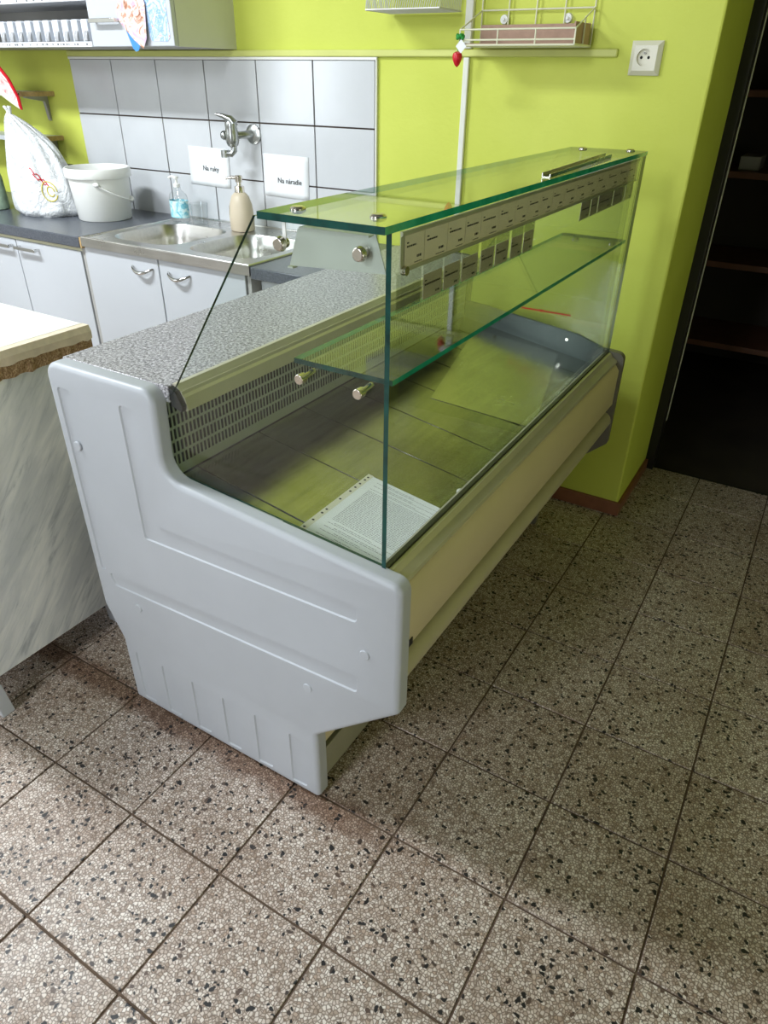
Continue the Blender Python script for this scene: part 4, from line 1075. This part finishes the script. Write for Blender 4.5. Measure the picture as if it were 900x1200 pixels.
# ------------------------------------------------------------------ things on the worktops
def make_counter_items():
    # bucket
    c = Vector((-2.578, 2.045, ZW+0.0005))
    t = thing('plastic_bucket', c, 'white plastic bucket with a wire handle on the dark worktop', 'bucket')
    b = MB()
    prof = [(0.105, 0), (0.109, 0.004), (0.122, 0.155), (0.131, 0.156), (0.133, 0.160), (0.133, 0.186), (0.130, 0.191), (0.124, 0.191), (0.122, 0.186), (0.118, 0.15), (0.104, 0.008), (0.02, 0.006)]
    prof = [(r*0.95, z) for r, z in prof]; b.lathe(c, prof, 40); b.build('pail', 'white_plastic', t, angle=45)
    def rim(a, z, r=0.120): return c+Vector((r*math.cos(a), r*math.sin(a), z))
    e0 = rim(-0.80, 0.138, 0.117); e1 = rim(0.70, 0.072, 0.112)
    hp = [rim(-0.80+1.46*i/14, 0.138-0.072*(i/14)-0.012*math.sin(PI*i/14), 0.119+0.010*math.sin(PI*i/14)) for i in range(15)]
    MB().tube(hp, 0.0028, 8).build('handle', 'white_plastic', t)
    MB().ball(e0, 0.010, 10, 6, (1.6, 0.9, 0.9)).build('handle_lug', 'white_plastic', t); MB().ball(e1, 0.013, 10, 6, (0.9, 1, 1)).build('handle_lug', 'white_plastic', t)
    # clear soap bottle
    c = Vector((-2.272, 2.165, ZW+0.0005))
    t = thing('soap_bottle', c, 'clear pump soap bottle with a pale blue label behind the steel sink', 'bottle')
    MB().lathe(c, [(0.030, 0), (0.034, 0.004), (0.034, 0.088), (0.030, 0.103), (0.014, 0.120), (0.012, 0.130), (0.0118, 0.131)], 28, 1.25, 0.85).build('bottle', 'tumbler', t)
    lb = MB(); lb.lathe(c+Vector((0, 0, 0.018)), [(0.0345, 0), (0.0345, 0.062)], 28, 1.25, 0.86, cap=False); lb.build('label', 'soap_label', t)
    p = MB(); p.lathe(c+Vector((0, 0, 0.128)), [(0.013, 0), (0.013, 0.012), (0.006, 0.014), (0.005, 0.030), (0.011, 0.031), (0.011, 0.039), (0.004, 0.040)], 18)
    p.tube([c+Vector((0, 0, 0.164)), c+Vector((-0.018, -0.006, 0.166)), c+Vector((-0.030, -0.010, 0.160))], 0.0042, 8)
    p.build('pump', 'white_plastic', t)
    # glass tumbler
    c = Vector((-2.168, 2.168, ZW+0.0005))
    tag(MB().lathe(c, [(0.030, 0), (0.036, 0.078), (0.0345, 0.078), (0.028, 0.006), (0.002, 0.006)], 28).build('drinking_glass', 'tumbler'), 'clear drinking glass between the soap bottles behind the sink', 'glass')
    # beige dispenser
    c = Vector((-1.945, 2.165, ZW+0.0005))
    t = thing('soap_dispenser', c, 'beige ceramic soap dispenser with a metal pump behind the sink', 'soap dispenser')
    MB().lathe(c, [(0.040, 0), (0.045, 0.004), (0.046, 0.05), (0.041, 0.095), (0.032, 0.122), (0.020, 0.134), (0.012, 0.136)], 32, 1.08, 0.92).build('bottle', 'beige_bottle', t, angle=50)
    p = MB(); p.lathe(c+Vector((0, 0, 0.133)), [(0.018, 0), (0.018, 0.020), (0.016, 0.023), (0.009, 0.024), (0.008, 0.036), (0.013, 0.037), (0.014, 0.056), (0.011, 0.060)], 22)
    p.tube([c+Vector((0, 0, 0.184)), c+Vector((-0.022, -0.014, 0.186)), c+Vector((-0.042, -0.026, 0.181))], [0.006, 0.005, 0.004], 10)
    p.build('pump', 'satin', t)
    lb = MB(); vs = []; n = 8
    for j in range(n+1):
        a = PI*1.02+j*0.085
        for z in (0.052, 0.088):
            rr = 0.0465 if z < 0.06 else 0.0432
            vs.append((c.x+1.08*rr*math.cos(a), c.y+0.92*rr*math.sin(a), c.z+z))
    lb.add(vs, [(2*j, 2*j+2, 2*j+3, 2*j+1) for j in range(n)]); lb.build('label', 'soap_label2', t, recalc=False)
    # plastic bag
    c = Vector((-2.862, 1.995, ZW+0.0005))
    t = thing('plastic_bag', c, 'knotted white plastic carrier bag with faint red and yellow print', 'bag')
    H = 0.365
    def bp(a, h):
        # a: angle, h: 0..1
        w = max(0.0, 1-h**2.6)
        rx = 0.152*w+0.007; ry = 0.105*w**0.8+0.007
        f = 1+0.05*math.sin(5*a+3*h)*(0.25+h)+0.05*math.sin(13*a+2.5*math.sin(5*h))*(0.3+h)+0.12*math.sin(11*a-2+4*h)*h*h+0.06*math.sin(17*a+5)*h**3+0.035*math.sin(3*a+7*h)+0.03*math.sin(7*a-9*h)*(1-h)
        if h < 0.05: f *= 0.90+2.0*h
        xc = c.x-0.135*(1-w)**1.15; x = xc+rx*f*math.cos(a); y = c.y+ry*f*math.sin(a)
        return Vector((x, y, c.z+H*h))
    n, m = 72, 40; b = MB(); vs = []
    for i in range(m+1):
        for j in range(n): vs.append(bp(2*PI*j/n, i/m))
    fs = [(i*n+j, i*n+(j+1) % n, (i+1)*n+(j+1) % n, (i+1)*n+j) for i in range(m) for j in range(n)]+[list(range(n-1, -1, -1)), [m*n+j for j in range(n)]]
    b.add(vs, fs); b.build('film', 'bag', t, angle=60)
    tuft = MB()
    top = bp(0, 1.0); 
    for k in range(6):
        a = k*1.05
        tuft.tube([top+Vector((0, 0, -0.012)), top+Vector((0.006*math.cos(a), 0.006*math.sin(a), 0.008)), top+Vector((0.016*math.cos(a)-0.006, 0.012*math.sin(a), 0.024))], [0.006, 0.005, 0.003], 6)
    tuft.build('knot', 'bag', t)
    def stroke(pts, m, nm):
        s = MB(); q = []
        for a, h in pts:
            p = bp(a, h); o = Vector((c.x-0.135*h**3, c.y, p.z)); q.append(p+(p-o).normalized()*0.0012)
        s.tube(q, 0.0022, 6); return s.build(nm, m, t)
    A = -0.95
    stroke([(A-0.10+0.05*i, 0.50-0.020*i+0.018*math.sin(2.2*i)) for i in range(9)], 'red', 'red_print')
    stroke([(A-0.05+0.05*i, 0.43-0.016*i+0.016*math.sin(2.0*i+1)) for i in range(7)], 'red', 'red_print')
    M['yellow_print'] = mat('yellow_bag_print', srgb(206, 190, 70), 0.5)
    stroke([(A+0.28+0.22*math.cos(2*PI*i/16), 0.27+0.10*math.sin(2*PI*i/16)) for i in range(16)], 'yellow_print', 'yellow_print')
    stroke([(A+0.32+0.10*math.cos(2*PI*i/12), 0.27+0.05*math.sin(2*PI*i/12)) for i in range(12)], 'yellow_print', 'yellow_print')
    # red packet on the upper shelf, tip pointing at the bag's knot
    tp = thing('snack_packet', (-3.05, 2.02, 1.215), 'red and white printed packet leaning above the bag knot', 'packet')
    y = 2.02
    pts = [(-3.16, 1.37), (-3.04, 1.365), (-2.985, 1.315), (-2.945, 1.245), (-2.943, 1.204), (-2.985, 1.222), (-3.10, 1.272)]
    def pack(name, pp, y0, y1, m):
        k = MB(); nn = len(pp); cx = sum(p[0] for p in pp)/nn; cz = sum(p[1] for p in pp)/nn
        vs = []
        for dy, sc in ((y0, 0.97), ((y0+y1)/2, 1.0), (y1, 0.97)): vs += [(cx+(x-cx)*sc, dy, cz+(z-cz)*sc) for x, z in pp]
        k.add(vs, [(q*nn+i, q*nn+(i+1) % nn, (q+1)*nn+(i+1) % nn, (q+1)*nn+i) for q in range(2) for i in range(nn)]+[list(range(nn-1, -1, -1)), [2*nn+i for i in range(nn)]])
        return k.build(name, m, tp, smooth=False)
    pack('pouch', pts, y, y+0.010, 'red')
    pack('print_panel', [(-3.155, 1.362), (-3.045, 1.357), (-2.993, 1.310), (-2.954, 1.248), (-2.952, 1.215), (-2.987, 1.227), (-3.10, 1.278)], y-0.0012, y, 'packet')
    pack('print_panel', [(-3.12, 1.285), (-2.99, 1.225), (-2.946, 1.207), (-2.955, 1.228), (-3.06, 1.285)], y-0.0022, y-0.0011, 'cream_plastic')
    # dark green bottle at the frame's edge
    c = Vector((-3.13, 1.93, ZW+0.0005))
    t = thing('spray_bottle', c, 'tall bottle with a pale green label and dark neck left of the plastic bag', 'bottle')
    MB().lathe(c, [(0.046, 0), (0.05, 0.005), (0.046, 0.12), (0.034, 0.185), (0.022, 0.21)], 28).build('bottle', 'pale_green', t)
    MB().lathe(c+Vector((0, 0, 0.209)), [(0.020, 0), (0.020, 0.10), (0.030, 0.105), (0.030, 0.165), (0.020, 0.175)], 20).build('neck', 'green_bottle', t)
    # black box behind the bag
    tag(MB().box(-3.14, -2.98, 2.12, 2.25, ZW+0.0005, ZW+0.16).build('appliance', 'black_plastic', bevel=0.008), 'black box-shaped appliance standing behind the plastic bag', 'appliance')
make_counter_items()

# ------------------------------------------------------------------ marble-look counter on the left
def make_marble_counter():
    t = thing('service_counter', (-1.75, 0.6, 0.0), 'marble-look counter with white tiled top and chipped edge beside the display case', 'counter')
    xr, xl, ya, yb = -1.420, -2.05, 0.47, 1.016
    zb, zt = 0.093, 0.812
    MB().box(xr-0.018, xr, ya, yb, zb, zt-0.030).build('front_panel', 'marble', t, smooth=False)
    MB().box(xl, xr-0.018, yb-0.018, yb, zb, zt-0.030).build('end_board', 'marble', t, smooth=False)
    MB().box(xl, xr-0.018, ya, ya+0.018, zb, zt-0.030).build('end_board', 'marble', t, smooth=False)
    MB().box(xl, xr-0.018, ya+0.018, yb-0.018, zb, zb+0.018).build('bottom_board', 'white_lam', t, smooth=False)
    # chipped board under the top: irregular lower edge
    r = random.Random(2); m = MB(); n = 40
    prev = None; vs = []
    for i in range(n+1):
        y = ya+(yb+0.003-ya)*i/n
        vs += [(xl, y, zt-0.032), (xr+0.004+r.uniform(-.002, .002), y, zt-0.031+r.uniform(-.003, .003)), (xr+0.006+r.uniform(-.002, .001), y, zt+0.002), (xl, y, zt+0.002)]
    fs = []
    for i in range(n):
        for k in range(4): fs.append((i*4+k, i*4+(k+1) % 4, (i+1)*4+(k+1) % 4, (i+1)*4+k))
    fs += [(3, 2, 1, 0), (n*4, n*4+1, n*4+2, n*4+3)]
    m.add(vs, fs); m.build('chipboard_core', 'chip', t, smooth=False)
    m = MB(); vs = []
    for i in range(n+1):
        y = ya+(yb+0.004-ya)*i/n; d = r.uniform(0, 0.006) if r.random() < 0.5 else 0.0
        vs += [(xr-0.018, y, zt+0.002), (xr+0.0075, y, zt+0.000-d), (xr+0.0085, y, zt+0.016), (xr+0.003, y, zt+0.030), (xr-0.018, y, zt+0.030)]
    fs = []
    for i in range(n):
        for k in range(5): fs.append((i*5+k, i*5+(k+1) % 5, (i+1)*5+(k+1) % 5, (i+1)*5+k))
    fs += [(4, 3, 2, 1, 0), tuple(n*5+k for k in range(5))]
    m.add(vs, fs); m.build('edge_strip', 'cream_edge', t, smooth=False)
    # white tiles on top
    x = xr-0.019; w = 0.232; d = 0.30
    for i in range(3):
        y = yb+0.003
        for j in range(4):
            MB().box(max(xl, x-w), x-0.0015, max(ya, y-d+0.0015), y, zt+0.002, zt+0.030).build('top_tile', 'top_tile', t, bevel=0.0015)
            y -= d
            if y-0.02 < ya: break
        x -= w
    # leg
    for x, y in ((-1.412, 0.545), (-1.445, 0.93), (-2.0, 0.545), (-2.0, 0.93)):
        MB().prism([(y-0.010, 0.0), (y+0.022, 0.0), (y+0.012, 0.093), (y-0.020, 0.093)], 'x', x-0.022, x+0.022).build('leg', 'white_lam', t, bevel=0.002)
make_marble_counter()
